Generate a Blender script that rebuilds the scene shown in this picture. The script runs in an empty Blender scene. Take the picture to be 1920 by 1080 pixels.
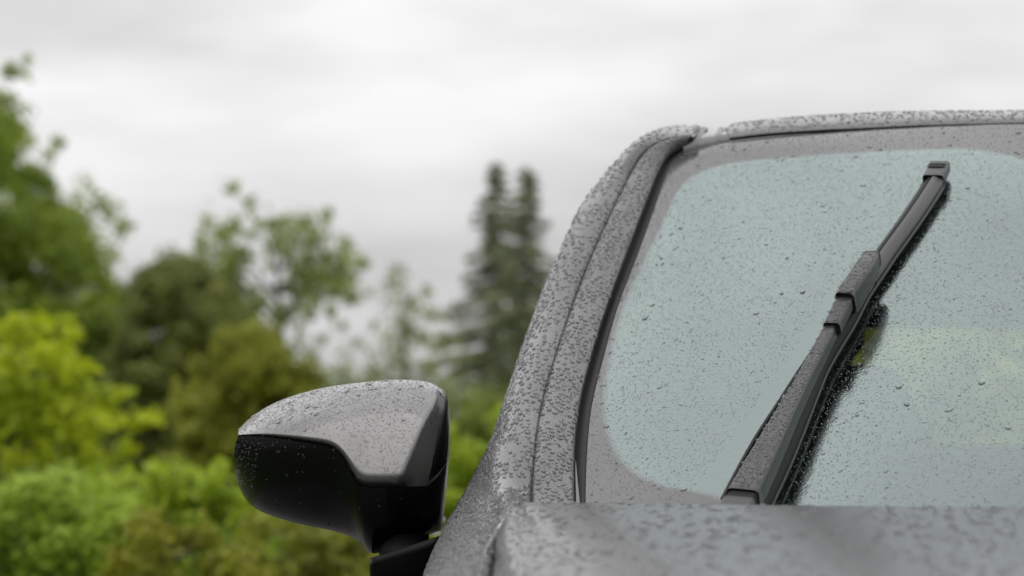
import bpy, math, random
import numpy as np
from mathutils import Vector

random.seed(7)
rng = np.random.default_rng(11)
SC = bpy.context.scene
COL = SC.collection
R = math.radians

# ------------------------------------------------------------------ camera
EYE = 1.10
FPX = 85.0 / 36.0 * 1920.0
PITCH = math.atan((830 - 540) / FPX)
cam_d = bpy.data.cameras.new('camera')
cam_d.lens = 85.0
cam_d.sensor_width = 36.0
cam_d.clip_start = 0.05
cam_d.clip_end = 2000.0
cam_d.dof.use_dof = True
cam_d.dof.focus_distance = 2.78
cam_d.dof.aperture_fstop = 4.6
cam_d.dof.aperture_blades = 9
cam = bpy.data.objects.new('camera', cam_d)
cam.location = (0, 0, EYE)
cam.rotation_euler = (R(90) + PITCH, 0, 0)
COL.objects.link(cam)
SC.camera = cam

# ------------------------------------------------------------------ world: overcast sky
SUN_EL, SUN_AZ = R(58), R(215)          # azimuth measured clockwise from +Y
w = bpy.data.worlds.new('World')
SC.world = w
w.use_nodes = True
nt = w.node_tree
nt.nodes.clear()
N = nt.nodes.new
L = nt.links.new
out = N('ShaderNodeOutputWorld')
mixs = N('ShaderNodeMixShader')
bg1 = N('ShaderNodeBackground')
sky = N('ShaderNodeTexSky')
sky.sky_type = 'NISHITA'
sky.sun_disc = False
sky.sun_elevation = SUN_EL
sky.sun_rotation = SUN_AZ
sky.air_density = 1.0
sky.dust_density = 3.0
bg1.inputs['Strength'].default_value = 0.1
L(sky.outputs['Color'], bg1.inputs['Color'])
bg2 = N('ShaderNodeBackground')
tc = N('ShaderNodeTexCoord')
sep = N('ShaderNodeSeparateXYZ')
L(tc.outputs['Generated'], sep.inputs[0])
elev = N('ShaderNodeMath'); elev.operation = 'MAXIMUM'; elev.inputs[1].default_value = 0.0
L(sep.outputs['Z'], elev.inputs[0])
grad = N('ShaderNodeMath'); grad.operation = 'MULTIPLY_ADD'      # standard overcast sky: three times brighter overhead than at the horizon
grad.inputs[1].default_value = 1.65
grad.inputs[2].default_value = 0.645
L(elev.outputs[0], grad.inputs[0])
mp = N('ShaderNodeMapping'); mp.inputs['Scale'].default_value = (4.2, 4.2, 15.0)
mp.inputs['Location'].default_value = (1.3, 0.2, 0.45)
L(tc.outputs['Generated'], mp.inputs['Vector'])
no = N('ShaderNodeTexNoise'); no.inputs['Scale'].default_value = 1.0; no.inputs['Detail'].default_value = 4.0; no.inputs['Roughness'].default_value = 0.5
L(mp.outputs[0], no.inputs['Vector'])
mr = N('ShaderNodeMapRange'); mr.inputs['From Min'].default_value = 0.3; mr.inputs['From Max'].default_value = 0.7
mr.inputs['To Min'].default_value = 0.60; mr.inputs['To Max'].default_value = 1.12
L(no.outputs['Fac'], mr.inputs['Value'])
mul = N('ShaderNodeMath'); mul.operation = 'MULTIPLY'
L(grad.outputs[0], mul.inputs[0]); L(mr.outputs[0], mul.inputs[1])
tint = N('ShaderNodeVectorMath'); tint.operation = 'SCALE'; tint.inputs[0].default_value = (1.0, 0.992, 0.998)
L(mul.outputs[0], tint.inputs['Scale'])
L(tint.outputs[0], bg2.inputs['Color'])
bg2.inputs['Strength'].default_value = 1.0
mixs.inputs[0].default_value = 0.96
L(bg1.outputs[0], mixs.inputs[1]); L(bg2.outputs[0], mixs.inputs[2])
L(mixs.outputs[0], out.inputs['Surface'])

# ------------------------------------------------------------------ sun through thick cloud
sd = bpy.data.lights.new('sun', 'SUN')
sd.energy = 0.8
sd.angle = R(60)
sd.color = (1.0, 0.97, 0.92)
so = bpy.data.objects.new('sun', sd)
sdir = Vector((math.sin(SUN_AZ) * math.cos(SUN_EL), math.cos(SUN_AZ) * math.cos(SUN_EL), math.sin(SUN_EL)))
so.rotation_euler = sdir.to_track_quat('Z', 'Y').to_euler()
so.location = sdir * 50
COL.objects.link(so)

SC.view_settings.view_transform = 'Standard'
SC.view_settings.look = 'None'
SC.view_settings.gamma = 1.0
SC.view_settings.use_curve_mapping = False
SC.view_settings.exposure = 0.0
SC.cycles.max_bounces = 10
SC.cycles.transparent_max_bounces = 12
SC.cycles.transmission_bounces = 8
SC.cycles.glossy_bounces = 4

# ------------------------------------------------------------------ helpers
CP, SP = math.cos(PITCH), math.sin(PITCH)


def at(px, py, Y):
    """the world point at depth Y that the photograph shows at pixel px, py"""
    u = (np.asarray(px, float) - 960) / FPX
    v = (540 - np.asarray(py, float)) / FPX
    dy = CP - v * SP
    k = np.asarray(Y, float) / dy
    u, v, k = np.broadcast_arrays(u, v, k)
    return np.stack([u * k, dy * k, EYE + (SP + v * CP) * k], -1)


def proj(P):
    P = np.asarray(P, float)
    x, y, z = P[..., 0], P[..., 1], P[..., 2] - EYE
    d = y * CP + z * SP
    return np.stack([960 + FPX * x / d, 540 - FPX * (z * CP - y * SP) / d], -1)


def spline(xs, ys):
    """natural cubic spline with straight continuation past its ends; ys may be (n,) or (n,k)"""
    xs = np.asarray(xs, float); ys = np.asarray(ys, float)
    one = ys.ndim == 1
    if one:
        ys = ys[:, None]
    n = len(xs); h = np.diff(xs)
    A = np.zeros((n, n)); B = np.zeros((n, ys.shape[1]))
    A[0, 0] = A[-1, -1] = 1
    for i in range(1, n - 1):
        A[i, i - 1] = h[i - 1]; A[i, i] = 2 * (h[i - 1] + h[i]); A[i, i + 1] = h[i]
        B[i] = 3 * ((ys[i + 1] - ys[i]) / h[i] - (ys[i] - ys[i - 1]) / h[i - 1])
    c = np.linalg.solve(A, B)
    b = (ys[1:] - ys[:-1]) / h[:, None] - h[:, None] * (2 * c[:-1] + c[1:]) / 3
    d = (c[1:] - c[:-1]) / (3 * h[:, None])

    def f(x):
        x = np.asarray(x, float)
        i = np.clip(np.searchsorted(xs, x) - 1, 0, n - 2)
        t = x - xs[i]
        tc_ = np.clip(t, 0, h[i])
        r = ys[i] + b[i] * tc_[..., None] + c[i] * tc_[..., None] ** 2 + d[i] * tc_[..., None] ** 3
        slope = b[i] + 2 * c[i] * tc_[..., None] + 3 * d[i] * tc_[..., None] ** 2
        r = r + slope * (t - tc_)[..., None]
        return r[..., 0] if one else r
    return f


def curve(pts, n):
    """n points evenly by arc length along a smooth curve through pts"""
    pts = np.asarray(pts, float)
    t = np.concatenate([[0], np.cumsum(np.linalg.norm(np.diff(pts, axis=0), axis=1) ** 0.5)])
    f = spline(t, pts)
    q = f(np.linspace(0, t[-1], 400))
    s = np.concatenate([[0], np.cumsum(np.linalg.norm(np.diff(q, axis=0), axis=1))])
    u = np.linspace(0, s[-1], n)
    return np.stack([np.interp(u, s, q[:, k]) for k in range(q.shape[1])], -1)


def link(o, parent=None):
    COL.objects.link(o)
    if parent is not None:
        o.parent = parent
    return o


def mesh_obj(name, V, faces, mat, parent=None, smooth=True):
    """one mesh object from an (n,3) vertex array and an (m,3)/(m,4) index array or list of such arrays"""
    V = np.ascontiguousarray(np.asarray(V, np.float32).reshape(-1, 3))
    if isinstance(faces, np.ndarray):
        faces = [faces]
    loops = np.concatenate([np.asarray(f, np.int32).ravel() for f in faces])
    tot = np.concatenate([np.full(len(f), np.asarray(f).shape[1], np.int32) for f in faces])
    start = np.concatenate([[0], np.cumsum(tot)[:-1]]).astype(np.int32)
    me = bpy.data.meshes.new(name)
    me.vertices.add(len(V)); me.vertices.foreach_set('co', V.ravel())
    me.loops.add(len(loops)); me.loops.foreach_set('vertex_index', loops)
    me.polygons.add(len(tot)); me.polygons.foreach_set('loop_start', start); me.polygons.foreach_set('loop_total', tot)
    me.polygons.foreach_set('use_smooth', np.full(len(tot), smooth))
    me.update(calc_edges=True)
    me.materials.append(mat)
    return link(bpy.data.objects.new(name, me), parent)


def grid_faces(n, m, flip=False, wrap=False):
    i = np.arange(n - 1)[:, None]; j = np.arange(m if wrap else m - 1)[None, :]
    j2 = (j + 1) % m
    a = i * m + j; b = i * m + j2; c = (i + 1) * m + j2; d = (i + 1) * m + j
    f = np.stack(np.broadcast_arrays(a, b, c, d), -1).reshape(-1, 4)
    return f[:, ::-1].copy() if flip else f


def grid_normals(G, ref):
    du = np.gradient(G, axis=0); dv = np.gradient(G, axis=1)
    n = np.cross(du, dv)
    n /= np.linalg.norm(n, axis=-1, keepdims=True) + 1e-12
    mid = n[n.shape[0] // 2, n.shape[1] // 2]
    return n if np.dot(mid, ref) > 0 else -n


def sheet(name, G, mat, parent=None, ref=(0, -1, .6), smooth=True):
    n, m = G.shape[:2]
    mid = np.cross(G[min(n - 1, n // 2 + 1), m // 2] - G[n // 2, m // 2], G[n // 2, min(m - 1, m // 2 + 1)] - G[n // 2, m // 2])
    return mesh_obj(name, G, grid_faces(n, m, flip=np.dot(mid, ref) > 0), mat, parent, smooth)


def soup(name, parts, mat, parent=None, smooth=True):
    """several (V, F) pieces of one part joined into one mesh"""
    Vs, Fs, k = [], [], 0
    for V, F in parts:
        V = np.asarray(V, float).reshape(-1, 3)
        Vs.append(V)
        for f in (F if isinstance(F, list) else [F]):
            Fs.append(np.asarray(f) + k)
        k += len(V)
    return mesh_obj(name, np.concatenate(Vs), Fs, mat, parent, smooth)


def frame_of(T, Nn):
    T = T / np.linalg.norm(T, axis=-1, keepdims=True)
    B = np.cross(T, Nn); B /= np.linalg.norm(B, axis=-1, keepdims=True)
    return T, B, np.cross(B, T)


def bar(P, Nn, sections):
    """sweep closed sections [(b, n) offsets, shape (k, m, 2)] along the points P with up directions Nn; returns V, [F]"""
    P = np.asarray(P, float); Nn = np.asarray(Nn, float)
    T = np.gradient(P, axis=0)
    T, B, U = frame_of(T, Nn)
    S = np.asarray(sections, float)
    G = P[:, None, :] + B[:, None, :] * S[..., :1] + U[:, None, :] * S[..., 1:2]
    k, m = G.shape[:2]
    F = grid_faces(k, m, flip=True, wrap=True)
    caps = [np.arange(m)[None, ::-1].copy(), (np.arange(m) + (k - 1) * m)[None, :]]
    return G.reshape(-1, 3), [F] + caps


def rounded(wd, ht, r=0.3, k=4):
    """rounded rectangle section, top at 0, as (m, 2)"""
    rr = min(wd, ht) * r
    pts = []
    for cx, cy, a0 in ((wd / 2 - rr, -rr, 0), (-wd / 2 + rr, -rr, 90), (-wd / 2 + rr, -ht + rr, 180), (wd / 2 - rr, -ht + rr, 270)):
        for q in range(k + 1):
            a = R(a0 + 90 * q / k)
            pts.append((cx + rr * math.cos(a), cy + rr * math.sin(a)))
    return np.array(pts)


def tube(P, r, k=8):
    P = np.asarray(P, float); r = np.broadcast_to(np.asarray(r, float), len(P))
    T = np.gradient(P, axis=0)
    up = np.tile(np.array([0.31, 0.17, 0.93]), (len(P), 1))
    a = np.linspace(0, 2 * np.pi, k, endpoint=False)
    S = np.stack([np.cos(a), np.sin(a)], -1)[None] * r[:, None, None]
    return bar(P, up, S)


def tag(o, label=None, category=None, group=None, kind=None):
    for k, v in (('label', label), ('category', category), ('group', group), ('kind', kind)):
        if v:
            o[k] = v
    return o


def empty(name, loc):
    o = bpy.data.objects.new(name, None)
    o.location = loc
    return link(o)


# ------------------------------------------------------------------ materials
def mat(name, color=(.5, .5, .5), rough=.5, metal=0., spec=.5, coat=0., coat_rough=.03, ior=1.5, trans=0.):
    m = bpy.data.materials.new(name)
    m.use_nodes = True
    b = m.node_tree.nodes['Principled BSDF']
    b.inputs['Base Color'].default_value = (*color, 1)
    b.inputs['Roughness'].default_value = rough
    b.inputs['Metallic'].default_value = metal
    b.inputs['Specular IOR Level'].default_value = spec
    b.inputs['Coat Weight'].default_value = coat
    b.inputs['Coat Roughness'].default_value = coat_rough
    b.inputs['IOR'].default_value = ior
    b.inputs['Transmission Weight'].default_value = trans
    return m


def add_bump(m, scale, dist, strength=.5, kind='noise', coat=False, stretch=(1, 1, 1), detail=3.):
    t = m.node_tree; n = t.nodes.new; b = t.nodes['Principled BSDF']
    c = n('ShaderNodeTexCoord'); mpn = n('ShaderNodeMapping'); mpn.inputs['Scale'].default_value = stretch
    t.links.new(c.outputs['Object'], mpn.inputs['Vector'])
    if kind == 'noise':
        x = n('ShaderNodeTexNoise'); x.inputs['Scale'].default_value = scale; x.inputs['Detail'].default_value = detail
        o = x.outputs['Fac']
    else:
        x = n('ShaderNodeTexVoronoi'); x.inputs['Scale'].default_value = scale
        r = n('ShaderNodeMapRange'); r.interpolation_type = 'SMOOTHSTEP'
        r.inputs['From Min'].default_value = .1; r.inputs['From Max'].default_value = .5
        r.inputs['To Min'].default_value = 1; r.inputs['To Max'].default_value = 0
        t.links.new(x.outputs['Distance'], r.inputs['Value']); o = r.outputs[0]
    t.links.new(mpn.outputs[0], x.inputs['Vector'])
    bp = n('ShaderNodeBump'); bp.inputs['Strength'].default_value = strength; bp.inputs['Distance'].default_value = dist
    t.links.new(o, bp.inputs['Height'])
    t.links.new(bp.outputs[0], b.inputs['Normal'])
    if coat:
        t.links.new(bp.outputs[0], b.inputs['Coat Normal'])
    return m


def mottle(m, c1, c2, scale, detail=4.):
    t = m.node_tree; n = t.nodes.new
    c = n('ShaderNodeTexCoord'); x = n('ShaderNodeTexNoise'); x.inputs['Scale'].default_value = scale; x.inputs['Detail'].default_value = detail
    r = n('ShaderNodeValToRGB'); r.color_ramp.elements[0].position = .35; r.color_ramp.elements[1].position = .68
    r.color_ramp.elements[0].color = (*c1, 1); r.color_ramp.elements[1].color = (*c2, 1)
    t.links.new(c.outputs['Object'], x.inputs['Vector']); t.links.new(x.outputs['Fac'], r.inputs['Fac'])
    t.links.new(r.outputs[0], t.nodes['Principled BSDF'].inputs['Base Color'])
    return m


M = {}
M['paint'] = add_bump(mat('grey_car_paint', (.03, .029, .032), .38, .3, .5, 1.0, .04), 420, .0004, .22, 'voronoi', True)
M['cap_paint'] = mat('grey_mirror_paint', (.115, .112, .112), .36, .5, .5, 1.0, .05)
M['hood_paint'] = add_bump(mat('wet_hood_paint', (.042, .041, .044), .45, .4, .35, .75, .2), 60, .003, .2, 'noise', True, (1, .6, 1))
M['trim'] = add_bump(mat('pillar_trim', (.025, .024, .027), .35, .1, .6, .8, .06), 420, .0005, .35, 'voronoi', True)
M['rubber'] = mat('black_rubber', (.009, .009, .01), .55, 0, .2)
M['satin_black'] = add_bump(mat('satin_black_metal', (.012, .012, .013), .33, .0, .6), 300, .0004, .3)
M['gloss_black'] = mat('gloss_black_plastic', (.0035, .0035, .004), .2, 0, .11)
M['dark_plastic'] = add_bump(mat('dark_plastic', (.02, .02, .021), .42), 900, .0003, .3)
M['mould'] = mat('roof_moulding', (.10, .10, .10), .4, .2, .4, .3, .1)
M['interior'] = add_bump(mat('interior_cloth', (.018, .019, .02), .9), 500, .0006, .4)
M['mirror'] = mat('mirror_silver', (.8, .82, .82), .02, 1.)
M['tyre'] = add_bump(mat('tyre_rubber', (.015, .015, .015), .8), 200, .002, .4)
M['alloy'] = mat('alloy', (.45, .45, .46), .3, 1.)
M['water'] = mat('rain_water', (1, 1, 1), .0, 0, .5, ior=1.333, trans=1.)
M['bark'] = add_bump(mottle(mat('bark', (.06, .05, .04), .9), (.035, .03, .024), (.1, .085, .07), 9), 30, .02, .6)
M['grass_ground'] = add_bump(mottle(mat('meadow', (.06, .1, .02), .9), (.045, .085, .015), (.10, .13, .03), 1.3, 8), 25, .05, .6)
M['grass_ground'].node_tree.nodes['Principled BSDF'].inputs['Specular IOR Level'].default_value = .05
M['gravel'] = add_bump(mottle(mat('wet_gravel', (.1, .1, .1), .6), (.06, .058, .055), (.16, .155, .15), 60), 120, .01, .7)
M['lamp_glass'] = mat('lamp_lens', (.75, .78, .8), .05, 0, .5, trans=.6)


def glass_mat():
    m = bpy.data.materials.new('windshield_glass'); m.use_nodes = True
    t = m.node_tree; t.nodes.clear(); n = t.nodes.new; l = t.links.new
    o = n('ShaderNodeOutputMaterial')
    tr = n('ShaderNodeBsdfTransparent'); tr.inputs[0].default_value = (.50, .63, .57, 1)
    gl = n('ShaderNodeBsdfGlossy'); gl.inputs['Roughness'].default_value = .03; gl.inputs['Color'].default_value = (.85, 1.0, .97, 1)
    fr = n('ShaderNodeFresnel'); fr.inputs['IOR'].default_value = 1.8
    # two faces of the pane: 2R / (1 + R)
    a = n('ShaderNodeMath'); a.operation = 'ADD'; a.inputs[1].default_value = 1.0; l(fr.outputs[0], a.inputs[0])
    d = n('ShaderNodeMath'); d.operation = 'DIVIDE'; l(fr.outputs[0], d.inputs[0]); l(a.outputs[0], d.inputs[1])
    e = n('ShaderNodeMath'); e.operation = 'MULTIPLY'; e.inputs[1].default_value = 2.0; l(d.outputs[0], e.inputs[0])
    c = n('ShaderNodeTexCoord')
    nz = n('ShaderNodeTexNoise'); nz.inputs['Scale'].default_value = 420; nz.inputs['Detail'].default_value = 2
    l(c.outputs['Object'], nz.inputs['Vector'])
    bp = n('ShaderNodeBump'); bp.inputs['Strength'].default_value = .25; bp.inputs['Distance'].default_value = .0006
    l(nz.outputs['Fac'], bp.inputs['Height'])
    n2 = n('ShaderNodeTexNoise'); n2.inputs['Scale'].default_value = 38; n2.inputs['Detail'].default_value = 5; n2.inputs['Distortion'].default_value = 1.2
    l(c.outputs['Object'], n2.inputs['Vector'])
    b2 = n('ShaderNodeBump'); b2.inputs['Strength'].default_value = .06; b2.inputs['Distance'].default_value = .004
    l(n2.outputs['Fac'], b2.inputs['Height']); l(bp.outputs[0], b2.inputs['Normal'])
    l(b2.outputs[0], gl.inputs['Normal'])
    mx = n('ShaderNodeMixShader'); l(e.outputs[0], mx.inputs[0]); l(tr.outputs[0], mx.inputs[1]); l(gl.outputs[0], mx.inputs[2])
    # printed black border, fading out in dots
    fb = n('ShaderNodeBsdfPrincipled'); fb.inputs['Base Color'].default_value = (.058, .056, .058, 1); fb.inputs['Roughness'].default_value = .06
    fb.inputs['IOR'].default_value = 1.62
    l(bp.outputs[0], fb.inputs['Normal'])
    at_ = n('ShaderNodeAttribute'); at_.attribute_name = 'border'
    mr_ = n('ShaderNodeMapRange'); mr_.interpolation_type = 'SMOOTHSTEP'
    mr_.inputs['From Min'].default_value = -.009; mr_.inputs['From Max'].default_value = .004
    l(at_.outputs['Fac'], mr_.inputs['Value'])
    m2 = n('ShaderNodeMixShader'); l(mr_.outputs[0], m2.inputs[0]); l(mx.outputs[0], m2.inputs[1]); l(fb.outputs[0], m2.inputs[2])
    l(m2.outputs[0], o.inputs['Surface'])
    return m


def side_glass_mat(name, tintc):
    m = bpy.data.materials.new(name); m.use_nodes = True
    t = m.node_tree; t.nodes.clear(); n = t.nodes.new; l = t.links.new
    o = n('ShaderNodeOutputMaterial')
    tr = n('ShaderNodeBsdfTransparent'); tr.inputs[0].default_value = (*tintc, 1)
    gl = n('ShaderNodeBsdfGlossy'); gl.inputs['Roughness'].default_value = .01
    fr = n('ShaderNodeFresnel'); fr.inputs['IOR'].default_value = 1.6
    mx = n('ShaderNodeMixShader'); l(fr.outputs[0], mx.inputs[0]); l(tr.outputs[0], mx.inputs[1]); l(gl.outputs[0], mx.inputs[2])
    l(mx.outputs[0], o.inputs['Surface'])
    return m


M['glass'] = glass_mat()
M['side_glass'] = side_glass_mat('tinted_side_glass', (.12, .15, .14))
M['rear_glass'] = side_glass_mat('rear_glass', (.78, .77, .66))


def leaf_mat(name, dark, light, transl=.35, rough=.5):
    m = bpy.data.materials.new(name); m.use_nodes = True
    t = m.node_tree; n = t.nodes.new; l = t.links.new
    b = t.nodes['Principled BSDF']; o = t.nodes['Material Output']
    g = n('ShaderNodeNewGeometry'); r = n('ShaderNodeValToRGB')
    r.color_ramp.elements[0].color = (*dark, 1); r.color_ramp.elements[1].color = (*light, 1)
    c = n('ShaderNodeTexCoord'); nz = n('ShaderNodeTexNoise'); nz.inputs['Scale'].default_value = 2.2; nz.inputs['Detail'].default_value = 2
    l(c.outputs['Object'], nz.inputs['Vector'])
    ad = n('ShaderNodeMath'); ad.operation = 'MULTIPLY_ADD'; ad.inputs[1].default_value = .5
    sb = n('ShaderNodeMath'); sb.operation = 'MULTIPLY_ADD'; sb.inputs[1].default_value = 1.6; sb.inputs[2].default_value = -.55
    l(nz.outputs['Fac'], sb.inputs[0])
    l(g.outputs['Random Per Island'], ad.inputs[0]); l(sb.outputs[0], ad.inputs[2])
    l(ad.outputs[0], r.inputs['Fac'])
    l(r.outputs[0], b.inputs['Base Color'])
    b.inputs['Roughness'].default_value = rough; b.inputs['Specular IOR Level'].default_value = .35
    tl = n('ShaderNodeBsdfTranslucent'); l(r.outputs[0], tl.inputs['Color'])
    mx = n('ShaderNodeMixShader'); mx.inputs[0].default_value = transl
    l(b.outputs[0], mx.inputs[1]); l(tl.outputs[0], mx.inputs[2]); l(mx.outputs[0], o.inputs['Surface'])
    return m


# ------------------------------------------------------------------ raindrops: real beads of water on a surface
def drop_template(big):
    if big:
        seg, rings = 9, [(0., 1.), (.42, .93), (.76, .66), (.95, .28), (1., -.08)]
    else:
        seg, rings = 6, [(0., 1.), (.62, .8), (1., -.08)]
    V = [(0, 0, rings[0][1])]; ang = [0.]
    for r, h in rings[1:]:
        for k in range(seg):
            a = 2 * math.pi * k / seg
            V.append((r * math.cos(a), r * math.sin(a), h)); ang.append(a)
    F = [(0, 1 + k, 1 + (k + 1) % seg) for k in range(seg)]
    for q in range(len(rings) - 2):
        o1, o2 = 1 + q * seg, 1 + (q + 1) * seg
        for k in range(seg):
            k2 = (k + 1) % seg
            F += [(o1 + k, o2 + k, o2 + k2), (o1 + k, o2 + k2, o1 + k2)]
    return np.array(V), np.array(ang), np.array(F)


TPL = {True: drop_template(True), False: drop_template(False)}


def drops_on(G, n, rmin, rmax, ref=(0, -1, .6), big=True, power=2.2, flat=.5, mask=None, stretch=(1., 1.6), gap=.85, grav=True):
    """beads on the surface grid G; returns (V, F)"""
    nu, nv = G.shape[:2]
    NN = grid_normals(G, np.asarray(ref, float))
    c = np.linalg.norm(np.cross(G[1:, :-1] - G[:-1, :-1], G[:-1, 1:] - G[:-1, :-1]), axis=-1).ravel()
    idx = rng.choice(len(c), n, p=c / c.sum())
    i, j = np.divmod(idx, nv - 1)
    u, v = rng.random(n), rng.random(n)
    u_, v_ = u[:, None], v[:, None]

    def lerp(A):
        return A[i, j] * (1 - u_) * (1 - v_) + A[i + 1, j] * u_ * (1 - v_) + A[i, j + 1] * (1 - u_) * v_ + A[i + 1, j + 1] * u_ * v_
    P, Nn = lerp(G), lerp(NN)
    r = rmin + (rmax - rmin) * rng.random(n) ** power
    keep = np.ones(n, bool)
    if mask is not None:
        keep &= rng.random(n) < mask(P, (i + u) / (nu - 1), (j + v) / (nv - 1))
    # thin out beads that would run into one another
    order = np.argsort(-r)
    cell = 2.2 * rmax
    hsh = {}
    for q in order:
        if not keep[q]:
            continue
        p = P[q]; key = tuple((p // cell).astype(int)); ok = True
        for a in (-1, 0, 1):
            for b in (-1, 0, 1):
                for d in (-1, 0, 1):
                    for o in hsh.get((key[0] + a, key[1] + b, key[2] + d), ()):
                        e = P[o] - p
                        if e[0] * e[0] + e[1] * e[1] + e[2] * e[2] < (gap * (r[o] + r[q])) ** 2:
                            ok = False; break
                    if not ok: break
                if not ok: break
            if not ok: break
        if ok:
            hsh.setdefault(key, []).append(q)
        else:
            keep[q] = False
    P, Nn, r = P[keep], Nn[keep], r[keep]
    n = len(P)
    Nn /= np.linalg.norm(Nn, axis=1, keepdims=True)
    g = np.array([0, 0, -1.]) if grav else np.array([1., 0, 0])
    D = g - Nn * (Nn @ g)[:, None]
    D /= np.linalg.norm(D, axis=1, keepdims=True) + 1e-9
    E = np.cross(Nn, D)
    th = rng.normal(0, .9, n)
    D, E = D * np.cos(th)[:, None] + E * np.sin(th)[:, None], E * np.cos(th)[:, None] - D * np.sin(th)[:, None]
    TV, TA, TF = TPL[big]
    wob = 1 + sum((rng.normal(0, s, n)[:, None] * np.cos(k * TA[None] + rng.random(n)[:, None] * 6.28)) for k, s in ((2, .10), (3, .08), (4, .05)))
    st = rng.uniform(*stretch, n)
    X = TV[None, :, 0] * wob * (r * np.sqrt(st))[:, None]
    Yy = TV[None, :, 1] * wob * (r / np.sqrt(st))[:, None]
    H = TV[None, :, 2] * (r * flat * rng.uniform(.75, 1.2, n))[:, None]
    V = P[:, None] + D[:, None] * X[..., None] + E[:, None] * Yy[..., None] + Nn[:, None] * H[..., None]
    F = TF[None] + (np.arange(n) * len(TV))[:, None, None]
    # keep faces pointing outwards
    return V.reshape(-1, 3), F.reshape(-1, 3)


def patchy(P, a, b):
    """rain does not lie evenly: bare and crowded patches a few centimetres across"""
    f_ = np.sin(P[:, 0] * 71 + 2 * np.sin(P[:, 2] * 63)) + np.sin(P[:, 1] * 57 + P[:, 2] * 83 + 1.7) + np.sin(P[:, 2] * 171 - P[:, 0] * 118)
    return np.clip(.74 + .25 * f_, .16, 1)


def raindrops(sets, parent):
    o = soup('raindrops', sets, M['water'], parent)
    o['kind'] = 'stuff'
    return o


# ------------------------------------------------------------------ ground
Gx = np.array([-900, -60, -20, -8, -3, 0, 3, 8, 20, 60, 900.])
Gy = np.array([-200, -20, -5, 0, 5, 10, 15, 25, 60, 200, 1500.])
GG = np.stack([np.broadcast_to(Gx[:, None], (11, 11)), np.broadcast_to(Gy[None], (11, 11)), np.zeros((11, 11))], -1)
tag(sheet('ground', GG, M['grass_ground'], ref=(0, 0, 1)), kind='structure')
DG = np.stack([np.broadcast_to(np.array([-1.6, 4.2])[:, None], (2, 2)), np.broadcast_to(np.array([-6., 7.6])[None], (2, 2)), np.full((2, 2), .004)], -1)
tag(sheet('driveway', DG, M['gravel'], ref=(0, 0, 1)), kind='structure')

# ------------------------------------------------------------------ the car
XC = 0.85
car = tag(empty('parked_car', (XC, 2.6, 0)), 'dark grey car covered in raindrops with one black wiper raised up its windscreen', 'car')


def part(o, parent=None):
    """hang a mesh built in world space under the car, or under a part of it"""
    o.parent = parent or car
    if parent is None:
        o.matrix_parent_inverse = car_inv
    return o


from mathutils import Matrix
car_inv = Matrix.Translation((-XC, -2.6, 0))


def mirrored(G):
    G = G.copy(); G[..., 0] = 2 * XC - G[..., 0]
    return G


# ---- pillar lines: silhouette, seam, inner edge of trim, edge of glass (photo pixels, bottom to top)
S_ = [(872, 925), (895, 880), (922, 828), (950, 757), (983, 668), (1013, 580), (1063, 458), (1107, 373), (1159, 310), (1205, 264), (1252, 239), (1312, 236)]
E_ = [(992, 985), (993, 935), (998, 858), (1013, 757), (1038, 668), (1067, 580), (1112, 465), (1150, 383), (1182, 320), (1210, 281), (1245, 262), (1296, 254)]
I_ = [(1075, 985), (1075, 932), (1074, 870), (1083, 765), (1104, 675), (1133, 580), (1172, 475), (1205, 388), (1231, 322), (1248, 291), (1266, 276), (1291, 269)]
g_ = [(1091, 985), (1091, 932), (1093, 870), (1103, 765), (1125, 675), (1152, 580), (1190, 480), (1222, 392), (1243, 330), (1258, 301), (1273, 287), (1292, 277)]
lev = np.array([p[1] for p in I_], float)
tY = (932 - lev) / (932 - 269)                      # 0 at the hood, 1 at the roof
Yi = 2.68 + .72 * tY
footY = np.interp(tY, [-.09, 0, .11, .25], [.20, .16, .09, 0])
KN = 60
tt = np.linspace(tY[0], 1, KN)


def pil(px, dY, ft=0.):
    P = at([p[0] for p in px], [p[1] for p in px], Yi + dY + footY * ft)
    return curve(P, KN)


cE, cI, cG = pil(E_, -.004), pil(I_, -.004), pil(g_, .006)

# body side: one pressing from the roof down the pillar into the fender. Levels run from the nose to the roof; E = inner edge, C = crease, S = silhouette
lvE = [at(p[0], p[1], y - .004) for p, y in zip(E_[1:], Yi[1:])]
lvS = [at(p[0], p[1], y + d_) for p, y, d_ in zip(S_[1:], Yi[1:], [.16, .13, .085] + [.055] * 8)]
lvC = [at(932, 880, 2.73), at(939, 838, 2.785), at(957, 759, 2.872)]
for k in range(3, len(lvE)):
    f_ = min(.12 + .03 * (k - 3), .3)
    lvC.append(lvS[k] + (lvE[k] - lvS[k]) * f_ + np.array([-.003, -.022, .004]) * (1 if k < len(lvE) - 2 else .25))
low = [  # E, C, S below the pillar, going forward
    (at(962, 957, 2.50), at(936, 961, 2.58), at(850, 961, 2.72)),
    (at(932, 1003, 2.38), at(922, 1008, 2.42), at(820, 1020, 2.60)),
    (at(914, 1048, 2.20), at(903, 1052, 2.23), at(798, 1080, 2.45)),
    (at(906, 1090, 2.00), at(893, 1093, 2.03), np.array([-.096, 2.22, .944])),
    (np.array([-.016, 1.8, .975]), np.array([-.024, 1.82, .975]), np.array([-.098, 1.95, .922])),
    (np.array([.002, 1.6, .955]), np.array([-.008, 1.61, .953]), np.array([-.088, 1.68, .897])),
    (np.array([.03, 1.42, .92]), np.array([.018, 1.42, .918]), np.array([-.045, 1.45, .857])),
    (np.array([.07, 1.3, .87]), np.array([.058, 1.3, .868]), np.array([.015, 1.3, .815]))]
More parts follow.
